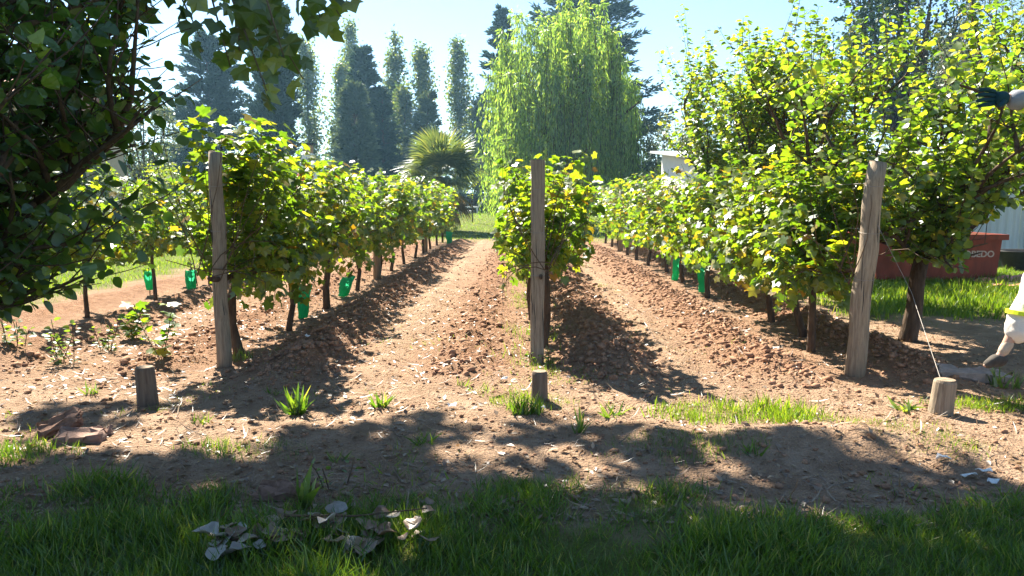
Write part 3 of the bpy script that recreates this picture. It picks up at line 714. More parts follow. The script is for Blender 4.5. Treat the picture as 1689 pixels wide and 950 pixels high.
# ------------------------------------------------------------------ vines
ORD = ['first', 'second', 'third', 'fourth', 'fifth', 'sixth', 'seventh', 'eighth', 'ninth', 'tenth', 'eleventh', 'twelfth', 'thirteenth', 'fourteenth']
def vine(rowname, y, k, single=0, x=None, half=.95, top=1.85, low=.62, nsh=34, width=.34, lean=0.0, tr=.04, leaf=.125, twist=.05, dens=1.0, y0=None, shift=0.0):
    xr = ROWS[rowname]+shift; x = xr if x is None else x
    z0 = g1(x, y); root = empty('grapevine', (x, y, z0)); mb = MB()
    hd = .82
    T = np.array([[-lean, 0, -.08], [-lean*.95, 0, .05], [-lean*.6+R(-twist, twist), R(-.03, .03), .32], [-lean*.25+R(-twist, twist), R(-.03, .03), .6], [xr-x, 0, hd]])
    mb.tube(T, np.array([1.25, 1.1, .95, .9, .85])*tr, 9)
    for s in (-1, 1):
        A = bend((xr-x, 0, hd-.03), (0, s, .12), half*.92, 5, wob=.06); mb.tube(A, np.linspace(tr*.75, tr*.4, len(A)), 7)
    mb.build('trunk', M['bark'], root, smooth=True)
    LP, LD, LN = [], [], []; cb = MB()
    for i in range(nsh):
        yy = R(-half, half); side = R(-1, 1)
        d = (side*.55, R(-.35, .35), 1); L = R(.75, 1.25)*(top-hd)/1.0
        if i % 5 == 0: d = (np.sign(side)*.9, R(-.4, .4), .25); L *= .75
        P = bend((xr-x+R(-.06, .06), yy, hd+R(-.05, .12)), d, L, 6, up=(.5 if i % 4 else -1.6), wob=.13)
        P[:, 0] = (xr-x) + np.clip(P[:, 0]-(xr-x), -width*1.35, width*1.35)
        cb.tube(P, np.linspace(.006, .0025, len(P)), 3, cap=False)
        a = shoot_leaves(P, int(L/.05*dens*R(.8, 1.2)), spread=.06, t0=.02, droop=.55); LP.append(a[0]); LD.append(a[1]); LN.append(a[2])
    # skirt of leaves hanging below the cordon
    ns = int(110*dens); q = np.stack([(xr-x)+R(-width, width, ns), R(-half, half, ns), low+(hd+.15-low)*R(0, 1, ns)], 1)
    LP.append(q); LD.append(dirs(ns)+[0, 0, -.9]); LN.append(dirs(ns)*.8+[0, 0, .6])
    LP, LD, LN = map(np.concatenate, (LP, LD, LN))
    ok = (LP[:, 2] > low-.05); LP, LD, LN = LP[ok], LD[ok], LN[ok]
    if y0 is not None:
        ok = LP[:, 1]+y > y0; LP, LD, LN = LP[ok], LD[ok], LN[ok]
    cb.build('canes', M['twig'], root)
    sz = leaf*R(.6, 1.2, len(LP))
    if single:
        sel = np.argsort(LP[:, 1]+R(-.5, .5, len(LP)))[:single]
        single_leaves(root, LP[sel], LD[sel], LN[sel], sz[sel], VINE, M['vine_obj'])
        m_ = np.ones(len(LP), bool); m_[sel] = False; LP, LD, LN, sz = LP[m_], LD[m_], LN[m_], sz[m_]
    o = cloud('foliage', LP, LD, LN, sz, VINE, M['vine'], root)
    if single: o['kind'] = 'stuff'
    side = {'far_left': 'far left', 'left': 'left', 'centre': 'centre', 'right': 'right'}[rowname]
    tag(root, f'grapevine with brown trunk, {ORD[k]} from the front in the {side} vine row', 'grapevine', f'vines of the {side} row')
    return root
# left row: trunk bases seen at these distances
for k, y in enumerate([7.15, 8.6, 10.3, 12.3, 14.2, 15.6, 17.3, 19.2, 20.8, 22.4, 24.2, 26.0]):
    vine('left', y, k, single=150 if k == 0 else (90 if k == 1 else 0), x=ROWS['left']-(.10 if k == 0 else 0), lean=-.05 if k == 0 else 0, tr=.048 if k in (0, 2) else .034,
         half=.95, top=2.05 if k == 0 else 1.86, low=.56, nsh=(52 if k < 3 else 44) if k < 6 else 30, dens=1.45 if k < 6 else 1.0, leaf=.102 if k < 6 else .125, y0=6.75)
for k, y in enumerate([7.55, 9.2, 11.2, 13.2, 15.2, 17.2, 19.2, 21.2, 23.2, 25.2]):
    vine('centre', y, k, single=220 if k == 0 else 0, half=.85, top=1.80, low=.96 if k == 0 else .6, nsh=44 if k < 2 else 22, dens=1.4 if k < 2 else .8, leaf=.105, width=.30, x=ROWS['centre']+(.10 if k == 0 else 0), shift=.10 if k < 2 else 0, y0=6.95)
for k, (y, ln) in enumerate([(7.35, 0), (8.15, .16), (9.1, .14), (11.6, .02), (13.3, 0), (15.4, .1), (16.9, 0), (18.6, 0), (20.2, 0), (21.9, 0), (23.6, 0), (25.4, 0)]):
    vine('right', y, k, single=150 if k == 0 else (90 if k == 1 else 0), x=ROWS['right']+ln*.4, lean=-ln, tr=.040, half=.9, top=1.88, low=.58 if k < 3 else .52, nsh=(46 if k < 3 else 44) if k < 6 else 28, dens=1.4 if k < 6 else 1.0, leaf=.102 if k < 6 else .125, y0=6.7)
for k, y in enumerate([9.4, 11.2, 13.2, 15.2, 17.2, 19.2, 21.2, 23.2]):
    vine('far_left', y, k, half=.95, top=1.75, low=.68, nsh=36, dens=1.0, tr=.028, leaf=.12)
# one tall bushy shoot mass beside the left post, already grown by the first vine: extra arching cane
r0 = bpy.data.objects.get('grapevine')
Pc = []
for i in range(16):
    P = bend((R(-.1, .25), R(-.2, .3), 1.5), (R(-.7, .6), R(-.3, .4), 1.0), R(.6, .95), 6, up=-.5); Pc.append(shoot_leaves(P, 15, spread=.05))
a = [np.concatenate(q) for q in zip(*Pc)]
cloud('tall_shoot_foliage', a[0], a[1], a[2], .125*R(.7, 1.2, len(a[0])), VINE, M['vine'], r0)
# one red leaf cluster on the second row top
p = at(493, 294, 9.4)
rl = [o for o in bpy.data.objects if o.name.startswith('grapevine')][1]
q = np.array([p.x-rl.location.x, p.y-rl.location.y, p.z-rl.location.z]); 
o = cloud('red_leaf', q+RNG.normal(size=(5, 3))*.035, dirs(5), dirs(5)+[0, -1, 0], .12, VINE, M['red_leaf'], rl); o['label'] = 'red leaves at the top of the vine'

# green grow tubes
def tube_guard(px, base_py, top_py, w_px, label, tilt=0.0, depth=None):
    x, y = on_ground(px, base_py)
    if depth: q = at(px, base_py, depth); x, y = q.x, q.y
    z = g1(x, y); zb = max(at(px, base_py, y).z, z-.01); h = at(px, top_py, y).z-zb; r = w_px/1220*y*.5
    root = empty('grow_tube', (x, y, z)); n = 14; V, F = [], []
    for i in range(7):
        for k in range(n):
            t = 2*math.pi*k/n; rr = r*(1+.16*math.sin(3*t+i*1.1)+RNG.normal()*.05)*(.8+.3*i/6)
            V.append((math.cos(t)*rr+tilt*h*i/6, math.sin(t)*rr, zb-z+h*i/6*(1+.04*math.sin(2*t))))
    for i in range(6):
        for k in range(n): F.append((i*n+k, i*n+(k+1) % n, (i+1)*n+(k+1) % n, (i+1)*n+k))
    mesh_obj('sleeve', V, F, M['sleeve'], root)
    MB().tube(np.array([[0, 0, -.1], [tilt*h*.7, 0, h*.7], [tilt*h*1.2, 0, h*1.5]]), .008, 5).build('stem', M['twig'], root)
    k = 7; P = np.stack([tilt*h*1.15+R(-.06, .06, k), R(-.06, .06, k), h*R(1.0, 1.55, k)], 1)
    cloud('young_leaves', P, dirs(k), dirs(k)+[0, 0, 1], .075, VINE, M['vine'], root)
    tag(root, label, 'grow tube', 'green tubes round young vines')
tube_guard(499, 524, 473, 19, 'green grow tube under the second vine of the left row, nearest on that side', tilt=.12)
tube_guard(565, 488, 457, 20, 'leaning green grow tube under the left row, behind the nearest one', tilt=.35)
tube_guard(741, 402, 382, 10, 'tiny green grow tube at the far end of the left row')
tube_guard(1158, 482, 438, 13, 'green grow tube beside the trunk in the right row, the nearer one', tilt=-.05)
tube_guard(1113, 462, 427, 12, 'green grow tube touching the post inside the right row, the farther one', tilt=.1)
tube_guard(247, 478, 447, 14, 'green grow tube left of its twin below the far left row', tilt=0, depth=11.6)
tube_guard(315, 477, 446, 17, 'green grow tube close to the left post below the far left row', tilt=.05, depth=12.4)

# ------------------------------------------------------------------ fruit trees right
def ring(n, el, L, j=.25, a0=0.0): return [(a0+2*math.pi*i/n+R(-.3, .3), el+R(-j, j), L*R(.8, 1.15)) for i in range(n)]
x, y = on_ground(1497, 562)
fruit_tree('fruit_tree', gpos(x, y), .95, ring(7, .85, 1.95)+[(-.1, .05, 1.5), (.4, .15, 1.8), (-.8, .05, 1.4), (-1.5, .0, 1.1), (3.0, .05, 1.1), (-2.3, .05, 1.2), (.0, .45, 2.2)], 'nearest fruit tree with forked trunk beside the red skip', M['fruit'], ROUND, leaf=.074, shoots=6, sub=6, per=18, r0=.085, group='fruit trees right of the rows', lean=(.1, 0), shootL=(.4, .8), up=.45, keep=lambda P: ~((P[:, 2] < 1.28) & (P[:, 0]/P[:, 1] > .60)))
fruit_tree('fruit_tree', gpos(4.25, 11.5), 1.0, ring(8, .9, 2.35), 'second fruit tree, with tall upright shoots against the sky', M['fruit'], ROUND, leaf=.076, shoots=6, sub=7, per=16, r0=.085, group='fruit trees right of the rows', lean=(0, .05), shootL=(.5, 1.3), up=1.1)
fruit_tree('fruit_tree', gpos(4.45, 15.6), 1.0, ring(8, .9, 2.9), 'farthest fruit tree, beside the white corner of the shed', M['fruit'], ROUND, leaf=.09, shoots=6, sub=6, per=13, r0=.085, group='fruit trees right of the rows', shootL=(.5, 1.4), up=1.1)
fruit_tree('fruit_tree', gpos(8.1, 11.4), 1.0, ring(8, .95, 3.0), 'yellowing fruit tree at the right edge in front of the shed', M['fruit'], ROUND, leaf=.078, shoots=6, sub=6, per=15, r0=.085, group='fruit trees right of the rows', shootL=(.4, 1.1))
# near quince at the left edge
fruit_tree('quince_tree', gpos(-3.15, 3.35), .75, [(-.1, .28, 1.5), (.15, .5, 1.75), (.0, .85, 1.9), (-.4, .45, 1.6), (.5, .75, 1.9), (.1, 1.1, 2.0), (2.4, .6, 1.5), (-2.2, .6, 1.5), (1.2, .6, 1.6), (-.7, .9, 1.6), (.25, .95, 2.3), (-.25, 1.0, 2.3), (.0, 1.2, 2.4), (.6, 1.05, 2.2)],
    'dark leafy quince tree leaning in close from the left edge', M['near'], QUINCE, leaf=.072, shoots=8, sub=10, per=11, r0=.07, shootL=(.35, .7), up=.25, nearleaf=300, nearmat=M['near_obj'],
    keep=lambda P: (P[:, 0]/P[:, 1] < -.445+.05*np.sin(P[:, 2]*5)+.05*RNG.normal(size=len(P))) & (P[:, 1] > 1.9) & (P[:, 2] > .93))

# big plane tree: trunk out of frame at the left, crown overhead, its low twig hanging into view
def plane_tree():
    bx, by = -6.3, 6.4; z0 = g1(bx, by); base = np.array([bx, by, z0]); root = empty('plane_tree', base); mb = MB()
    mb.tube(np.array([[0, 0, -.2], [0, 0, .3], [.1, 0, 2.2], [.2, .1, 4.2]]), [.36, .3, .25, .21], 12)
    fork = np.array([.2, .1, 4.1]); C = np.array([-2.9, 7.75, 6.8])-base; RAD = np.array([4.6, 3.3, 1.4])
    LP, LD, LN = [], [], []
    ends = []
    for i in range(150):
        d = dirs(1)[0]; r = R(0, 1)**.66; ends.append(C+d*RAD*r)
    for i in range(34):
        d = dirs(1)[0]; ends.append(np.array([-.9, 8.9, 6.9])-base+d*np.array([1.9, .9, .8])*R(0, 1)**.4)
    for i in range(26):
        d = dirs(1)[0]; ends.append(np.array([-5.0, 10.0, 6.9])-base+d*np.array([2.5, 1.6, 1.0])*R(0, 1)**.4)
    for i in range(9):
        t = C + np.array([-3.2+i*.85, R(-1.6, 1.6), R(-.5, .6)]); P = np.array([fork, fork*.6+t*.4+[0, 0, .5], t]); P = np.concatenate([P[:1], [(P[0]+P[1])/2+[0, 0, .12]], P[1:2], [(P[1]+P[2])/2+[0, 0, .1]], P[2:]])
        mb.tube(P, np.linspace(.14, .025, len(P)), 7)
        for e in ends[i::9]:
            j = along(P, [R(.45, 1)])[0][0]; Q = np.array([j, (j+e)/2+RNG.normal(size=3)*.15, e]); mb.tube(Q, [.03, .018, .006], 4)
            k = int(R(34, 58)); s = dirs(k)*(R(0, 1, k)**.5)[:, None]*R(.30, .55)
            LP.append(e+s*[1, 1, .6]); LD.append(dirs(k)+[0, 0, -.6]); LN.append(dirs(k)*.7+[0, 0, 1])
    LP, LD, LN = map(np.concatenate, (LP, LD, LN))
    Wp = LP+base; out_ = (Wp[:, 2]-CAM_H)/np.maximum(Wp[:, 1], .1) > .30
    LP, LD, LN = LP[out_], LD[out_], LN[out_]
    cloud('crown', LP, LD, LN, .17*R(.7, 1.2, len(LP)), PLANE, M['plane'], root)['kind'] = 'stuff'
    # hanging twigs seen at the top left
    SP, SD, SN = [], [], []
    for (p0, p1, n) in (((330, -140), (395, 90), 13), ((400, -130), (470, 100), 14), ((470, -120), (535, 45), 11), ((520, -110), (575, 10), 6), ((360, -60), (440, 150), 10), ((430, -60), (500, 130), 9), ((250, -120), (330, 60), 12), ((150, -120), (230, 40), 12), ((480, -90), (560, 25), 9), ((300, -80), (380, 110), 12), ((390, -70), (450, 60), 12)):
        dpt = R(3.9, 4.6); A = np.array(at(*p0, dpt+.3))-base; B = np.array(at(*p1, dpt))-base
        P = np.array([A, (A+B)/2+RNG.normal(size=3)*.04+[0, 0, .05], B]); up = np.array([[A[0]-.8, A[1]+.9, A[2]+1.2]])
        mb.tube(np.concatenate([up, P]), [.02, .012, .008, .004], 4)
        a = shoot_leaves(P, n, spread=.05, t0=.25, droop=.9); SP.append(a[0]); SD.append(a[1]); SN.append(norm(dirs(len(a[0]))*.8+[0, -.8, .4]))
    SP, SD, SN = map(np.concatenate, (SP, SD, SN))
    single_leaves(root, SP, SD, SN, .115*R(.6, 1.2, len(SP)), PLANE, M['plane_obj'])
    mb.build('trunk', M['bark_light'], root, smooth=True)
    tag(root, 'overhanging plane tree whose lobed leaves hang in at the top left', 'tree')
plane_tree()

# ------------------------------------------------------------------ skip and things beside it
def skip():
    x1 = at(1650, 420, 13.6).x; x0 = x1-2.35; y = 13.6; root = empty('red_skip', ((x0+x1)/2, y, g1(x1, y))); w = (x1-x0)/2; h = .86
    V = [(-w+.12,0,.04),(w-.05,0,.04),(w-.05,1.3,.04),(-w+.12,1.3,.04),(-w,-.03,h),(w,-.03,h),(w,1.33,h),(-w,1.33,h)]
    mesh_obj('body', V, [(0,3,2,1),(0,1,5,4),(1,2,6,5),(2,3,7,6),(3,0,4,7)], M['skip'], root)
    Vi = [(a*.96, .05+b*.93, max(c, .08)) for a, b, c in V]; Vi = [(a, b, c if c < .5 else h) for a, b, c in Vi]
    mesh_obj('inside', Vi, [(0,1,2,3),(0,4,5,1),(1,5,6,2),(2,6,7,3),(3,7,4,0)], M['skip_in'], root)
    MB().box((-w-.05, -.10, h-.09), (w+.07, -.034, h+.012)).build('rim', M['skip'], root)
    MB().box((-w-.05, 1.335, h-.09), (w+.07, 1.40, h+.012)).build('rim', M['skip'], root)
    for s in (-w-.05, w+.004): MB().box((s, -.03, h-.088), (s+.066, 1.33, h+.010)).build('rim', M['skip'], root)
    cu = bpy.data.curves.new('lettering', 'FONT'); cu.body = 'COBEDO'; cu.size = .16; cu.extrude = .002; cu.align_x = 'RIGHT'; cu.offset = .004
    to = bpy.data.objects.new('lettering', cu); COL.objects.link(to); bpy.context.view_layer.update()
    me = bpy.data.meshes.new_from_object(to.evaluated_get(bpy.context.evaluated_depsgraph_get())); bpy.data.objects.remove(to)
    me.materials.append(M['letter']); t = bpy.data.objects.new('lettering', me); COL.objects.link(t); t.parent = root
    t.location = (w-.13, -.034, .46); t.rotation_euler = (math.radians(90), 0, 0); t['label'] = 'faded white letters on the red skip'
    tag(root, 'red metal skip with faded white lettering behind the nearest fruit tree', 'skip')
skip()
def flat_sheet():
    x, y = on_ground(1650, 470); n = 10; V, F = [], []
    for i in range(n+1):
        for j in range(4): V.append((-.35+i*.12, (j-1.5)*.28+.06*i/10, .05+.02*math.sin(i*1.9+j)+.012*i*(j == 3)))
    F = [(i*4+j, i*4+4+j, i*4+5+j, i*4+1+j) for i in range(n) for j in range(3)]
    o = mesh_obj('fallen_sheet', V, F, M['tarp'], loc=gpos(x, y)); md = o.modifiers.new('thickness', 'SOLIDIFY'); md.thickness = .012
    tag(o, 'faded red sheet lying on the grass in front of the skip', 'sheet')
flat_sheet()
def tub():
    q = at(1672, 430, 16.0); root = empty('black_tub', (q.x+.25, 16.0, g1(q.x, 16)))
    V, F = [], []; n = 20; prof = [(.42, 0), (.55, .35), (.62, .38), (.62, .41), (.53, .40), (.40, .04)]
    for r_, z_ in prof:
        for k in range(n): t = 2*math.pi*k/n; V.append((math.cos(t)*r_, math.sin(t)*r_*.8, z_))
    for i in range(len(prof)-1):
        for k in range(n): F.append((i*n+k, i*n+(k+1) % n, (i+1)*n+(k+1) % n, (i+1)*n+k))
    F.append(tuple(range((len(prof)-1)*n, len(prof)*n)))
    mesh_obj('body', V, F, M['black'], root, smooth=True); tag(root, 'black tub on the ground against the shed wall', 'tub')
tub()

# ------------------------------------------------------------------ the person at the right edge
def skinned(name, joints, mat, parent, sub=2, mods=None):
    """joints: list of chains [(point, radius), ...]; chains share points by equality; root is the first point"""
    V, E, Rr = [], [], []; ix = {}
    def vid(p, r):
        k = tuple(round(float(c), 4) for c in p)
        if k not in ix: ix[k] = len(V); V.append(k); Rr.append(r)
        return ix[k]
    for ch in joints:
        ids = [vid(p, r) for p, r in ch]
        E += [(a, b) for a, b in zip(ids, ids[1:])]
    me = bpy.data.meshes.new(name); me.from_pydata(V, E, []); o = bpy.data.objects.new(name, me); COL.objects.link(o)
    md = o.modifiers.new('skin', 'SKIN'); md.use_smooth_shade = True
    for i, sv in enumerate(me.skin_vertices[0].data): sv.radius = (Rr[i] if not isinstance(Rr[i], tuple) else Rr[i]) if isinstance(Rr[i], tuple) else (Rr[i], Rr[i]); sv.use_root = (i == 0)
    sd = o.modifiers.new('sub', 'SUBSURF'); sd.levels = sub; sd.render_levels = sub
    bpy.context.view_layer.update()
    m2 = bpy.data.meshes.new_from_object(o.evaluated_get(bpy.context.evaluated_depsgraph_get()))
    bpy.data.objects.remove(o); m2.name = name; m2.materials.clear(); m2.materials.append(mat)
    q = bpy.data.objects.new(name, m2); COL.objects.link(q); q.parent = parent
    return q
def person():
    D = 5.0
    bx, by = 3.62, 5.05; root = empty('person', (bx, by, g1(bx, by))); O = Vector(root.location)
    def L(x, y, z): return (x-O.x, y-O.y, z-O.z)
    hip = L(3.66, 5.05, 1.28); hl = L(3.60, 4.97, 1.22); kn = L(3.43, 4.98, .80); an = L(3.285, 5.0, .45); toe = L(3.175, 5.0, .375); heel = L(3.315, 5.0, .39)
    hr = L(3.74, 5.14, 1.22); kr = L(3.80, 5.16, .82); ar = L(3.84, 5.16, .44); tr_ = L(3.70, 5.16, .385)
    ch = L(3.70, 5.05, 1.62); nk = L(3.70, 5.05, 1.86); hd = L(3.69, 5.05, 1.98); hd2 = L(3.68, 5.05, 2.10)
    sl = L(3.66, 4.87, 1.80); el = L(3.47, 4.95, 2.14); wl = L(3.17, 5.0, 2.175)
    sr = L(3.74, 5.23, 1.80); er = L(3.90, 5.36, 1.50); wr = L(3.86, 5.42, 1.26)
    skinned('body', [[(hip, .13), (ch, .14), (nk, .055), (hd, .085), (hd2, .09)], [(hip, .13), (hl, .085), (kn, .055), (an, .028), (toe, .015)], [(hip, .13), (hr, .085), (kr, .055), (ar, .028), (tr_, .015)],
                     [(ch, .14), (sl, .065), (el, .045), (wl, .032)], [(ch, .14), (sr, .065), (er, .045), (wr, .032), (L(3.85, 5.42, 1.17), .035)]], M['skin'], root)
    mid = tuple(a*.45+b*.55 for a, b in zip(kn, an)); hem = L(3.335, 4.985, .545)
    tro = skinned('trousers', [[(hip, .165), (L(3.66, 5.05, 1.42), .15)], [(hip, .165), (hl, .125), (L(3.51, 4.97, 1.02), .115), (L(3.43, 4.98, .78), .105), (L(3.385, 4.985, .64), .098), (hem, .045)], [(hip, .165), (hr, .125), (kr, .11), (L(3.82, 5.16, .62), .10), (L(3.83, 5.16, .54), .06)]], M['trouser'], root)
    tex = bpy.data.textures.new('cloth_folds', 'CLOUDS'); tex.noise_scale = .10
    for o in (tro,):
        s2 = o.modifiers.new('more', 'SUBSURF'); s2.levels = 1; s2.render_levels = 1
        dm = o.modifiers.new('folds', 'DISPLACE'); dm.texture = tex; dm.strength = .045; dm.mid_level = .5
    jk = skinned('jacket', [[(L(3.66, 5.05, 1.36), .175), (ch, .175), (L(3.70, 5.05, 1.80), .11)], [(ch, .175), (sl, .105), (el, .085), (L(3.30, 4.98, 2.155), .078), (L(3.185, 5.0, 2.17), .066)], [(ch, .175), (sr, .10), (er, .08), (wr, .06)]], M['jacket'], root)
    dm = jk.modifiers.new('folds', 'DISPLACE'); dm.texture = tex; dm.strength = .03
    def band(c, ax, r, w, par):
        ax = np.array(ax, float); ax /= np.linalg.norm(ax); c = np.array(c)
        P = np.array([c-ax*w/2, c-ax*w/2, c+ax*w/2, c+ax*w/2]); MB().tube(np.array([c-ax*w/2, c+ax*w/2]), r, 20).build('reflective_band', M['band'], par, smooth=False)
    band(L(3.415, 4.982, .745), (.15, 0, 1), .113, .028, tro); band(L(3.29, 4.98, 2.158), (1, 0, -.06), .085, .032, jk)
    # glove: palm and five fingers reaching left
    p0 = L(3.20, 5.0, 2.17); p1 = L(3.10, 5.0, 2.168)
    gl = skinned('glove', [[(p0, .052), (L(3.15, 5.0, 2.17), .050), (p1, .052)]], M['glove'], root)
    for i, (dz, ln) in enumerate(((.050, .085), (.022, .105), (-.008, .10), (-.036, .085))):
        a = L(3.115, 5.0, 2.168+dz*.8); b_ = L(3.065, 4.985, 2.168+dz*1.05); c_ = L(3.065-ln*.5, 4.97, 2.166+dz*1.15); e_ = L(3.065-ln*.92, 4.975, 2.158+dz*1.2)
        skinned('finger', [[(a, .017), (b_, .0155), (c_, .0145), (e_, .011)]], M['glove'], gl)
    skinned('thumb', [[(L(3.155, 4.965, 2.15), .018), (L(3.12, 4.93, 2.125), .017), (L(3.085, 4.915, 2.112), .013)]], M['glove'], gl)
    for a_, t_, h_ in ((an, toe, heel), (ar, tr_, L(3.88, 5.16, .385))):
        up_ = (a_[0], a_[1], a_[2]+.02)
        skinned('boot', [[(up_, .042), (tuple(np.array(a_)+[0, 0, -.035]), .040), (tuple(np.array(a_)*.5+np.array(t_)*.5+[0, 0, -.004]), .036), (t_, .030)], [(tuple(np.array(a_)+[0, 0, -.035]), .040), (h_, .034)]], M['boot'], root)
    skinned('sock', [[(tuple(np.array(an)+[.055, -.012, .12]), .040), (tuple(np.array(an)+[.025, -.004, .055]), .037), (tuple(np.array(an)+[0, 0, 0]), .036)]], M['sock'], root)
    # face and cap
    for s in (-.032, .032): skinned('eye', [[(L(3.598, 5.05+s, 2.055), .010), (L(3.590, 5.05+s, 2.055), .008)]], M['black'], root)
    skinned('nose', [[(L(3.60, 5.05, 2.05), .012), (L(3.578, 5.05, 2.02), .014)]], M['skin'], root)
    skinned('cap', [[(L(3.69, 5.05, 2.13), .105), (L(3.69, 5.05, 2.17), .085)], [(L(3.69, 5.05, 2.13), .105), (L(3.56, 5.05, 2.125), .05)]], M['cloth_dark'], root)
    tag(root, 'person in white trousers with yellow band and dark glove, reaching in at right edge', 'person')
    # stepladder the person stands on
    lx, ly = 4.08, 5.16; r2 = empty('stepladder', (lx, ly, g1(lx, ly)))
    for sy in (-.22, .22):
        MB().tube(np.array([[-.30, sy, -.02], [.02, sy*.8, 1.2]]), .018, 8).build('rail', M['ladder'], r2)
        MB().tube(np.array([[.45, sy, -.02], [.06, sy*.8, 1.2]]), .014, 8).build('rear_leg', M['ladder'], r2)
    zs = .34-r2.location.z
    MB().box((-.36, -.21, zs-.03), (-.10, .21, zs)).build('step', M['ladder'], r2)
    MB().box((-.12, -.19, .75), (.08, .19, .775)).build('step', M['ladder'], r2)
    tag(r2, 'metal stepladder under the person, just past the right edge', 'ladder')
person()

# ------------------------------------------------------------------ small things on the ground
def block(name, px, py, dims, rot, mat, label, cat, group=None, sink=.02):
    x, y = on_ground(px, py); a, b, c = dims; V, F = [], []
    o = MB().box((-a/2, -b/2, -c/2), (a/2, b/2, c/2)).build(name, mat)
    import bmesh
    bm = bmesh.new(); bm.from_mesh(o.data); bmesh.ops.subdivide_edges(bm, edges=bm.edges[:], cuts=2, use_grid_fill=True); bmesh.ops.bevel(bm, geom=[e for e in bm.edges if e.calc_face_angle(0) > .5], offset=.008, segments=1)
    for v in bm.verts: v.co += Vector(RNG.normal(size=3)*.013)
    bm.to_mesh(o.data); bm.free()
    o.location = gpos(x, y, c/2-sink); o.rotation_euler = rot; return tag(o, label, cat, group)
block('brick', 100, 712, (.24, .12, .07), (.5, -.35, .5), M['brick'], 'tilted red brick beside the flat stone at lower left', 'brick', sink=-.03)
block('flat_stone', 135, 726, (.27, .18, .07), (.05, .02, .2), M['brick_dull'], 'flat dull stone in the shade next to the tilted brick', 'stone')
block('flat_stone', 468, 816, (.24, .14, .07), (.1, .1, .15), M['brick'], 'flat pinkish stone at the edge of the foreground grass', 'stone')
block('flat_stone', 1600, 628, (.5, .22, .12), (.05, .03, -.3), M['stone'], 'smooth stone by the path right of the leaning post', 'stone', sink=.04)
def scrap(px, py, s, label, mat='paper', name='paper_scrap', cat='scrap', group='pale scraps on the soil'):
    x, y = on_ground(px, py); n = 9; V = [(0, 0, .02)]
    for i in range(n): t = 2*math.pi*i/n; rr = s*R(.6, 1.1); V.append((math.cos(t)*rr, math.sin(t)*rr*.7, R(0, .035)))
    o = mesh_obj(name, V, [(0, 1+i, 1+(i+1) % n) for i in range(n)], M[mat], loc=gpos(x, y, .012)); md = o.modifiers.new('thickness', 'SOLIDIFY'); md.thickness = .004
    return tag(o, label, cat, group)
scrap(1276, 592, .06, 'white scrap on the ploughed soil left of the leaning post')
scrap(508, 579, .03, 'small white pebble in the shade right of the left post', 'paper', 'pebble', 'pebble')
scrap(1622, 782, .055, 'larger white scrap in the dry grass at lower right')
scrap(1598, 788, .045, 'white scrap left of the larger one at lower right')
scrap(1555, 766, .045, 'white scrap nearest the sunlit stump at lower right')
scrap(1638, 796, .04, 'small white scrap right of the larger one at lower right')
scrap(895, 681, .025, 'white pebble at the foot of the centre stump', 'paper', 'pebble', 'pebble')
scrap(832, 628, .03, 'white pebble left of the centre stump', 'paper', 'pebble', 'pebble')
scrap(938, 628, .03, 'pale pebble right of the centre stump', 'stone', 'pebble', 'pebble')
scrap(168, 634, .05, 'pale flat scrap left of the left stump')
scrap(745, 676, .04, 'pale scrap in the shade between left and centre stumps')
scrap(820, 655, .05, 'brown lump of earth left of the centre stump', 'clod', 'earth_lump', 'earth lump')
# heap of big dry leaves in the grass
root_n = 0
for i in range(72):
    px = R(340, 645) if i < 64 else R(640, 715); py = 908 - .06*(px-345) + R(-30, 26)
    x, y = on_ground(px, py); pale = (px < 430 and i % 2 == 0) or (540 < px < 600 and i % 3 == 0)
    v, f = QUINCE; v = v.copy(); v[:, 0] *= R(1.0, 1.35); v[:, 0] += .05*np.sin(v[:, 1]*9+i)*np.sign(v[:, 0]); s = R(.055, .115)
    cur = R(.1, .9); v[:, 2] += cur*(v[:, 0]**2)*1.4 + R(-.2, .6)*(v[:, 1]-.4)**2 + .03*np.sin(v[:, 1]*11+v[:, 0]*7+i)+RNG.normal(size=len(v))*.015
    o = mesh_obj('fallen_leaf', v*s, f, M['pale_dead' if pale else 'dead']); o.location = gpos(x, y, R(.03, .08)); o.rotation_euler = (R(-.4, .5), R(-.4, .4), R(0, 6.3)); o.data.polygons.foreach_set('use_smooth', np.ones(len(o.data.polygons), bool))
    md = o.modifiers.new('thickness', 'SOLIDIFY'); md.thickness = .0012
    if pale: tag(o, 'large pale grey dry leaf in the leaf heap on the foreground grass', 'leaf', 'pale dry leaves in the heap')
    else: tag(o, 'large brown dry leaf in the leaf heap on the foreground grass', 'leaf', 'brown dry leaves in the heap')
a_, b_ = on_ground(470, 886), on_ground(705, 878)
tag(MB().tube(np.array([(a_[0], a_[1], g1(*a_)+.10), ((a_[0]+b_[0])/2, (a_[1]+b_[1])/2, .09), (b_[0], b_[1], g1(*b_)+.10)]), [.006, .005, .003], 5).build('dry_twig', M['twig']), 'long thin dry twig lying across the leaf heap', 'twig')

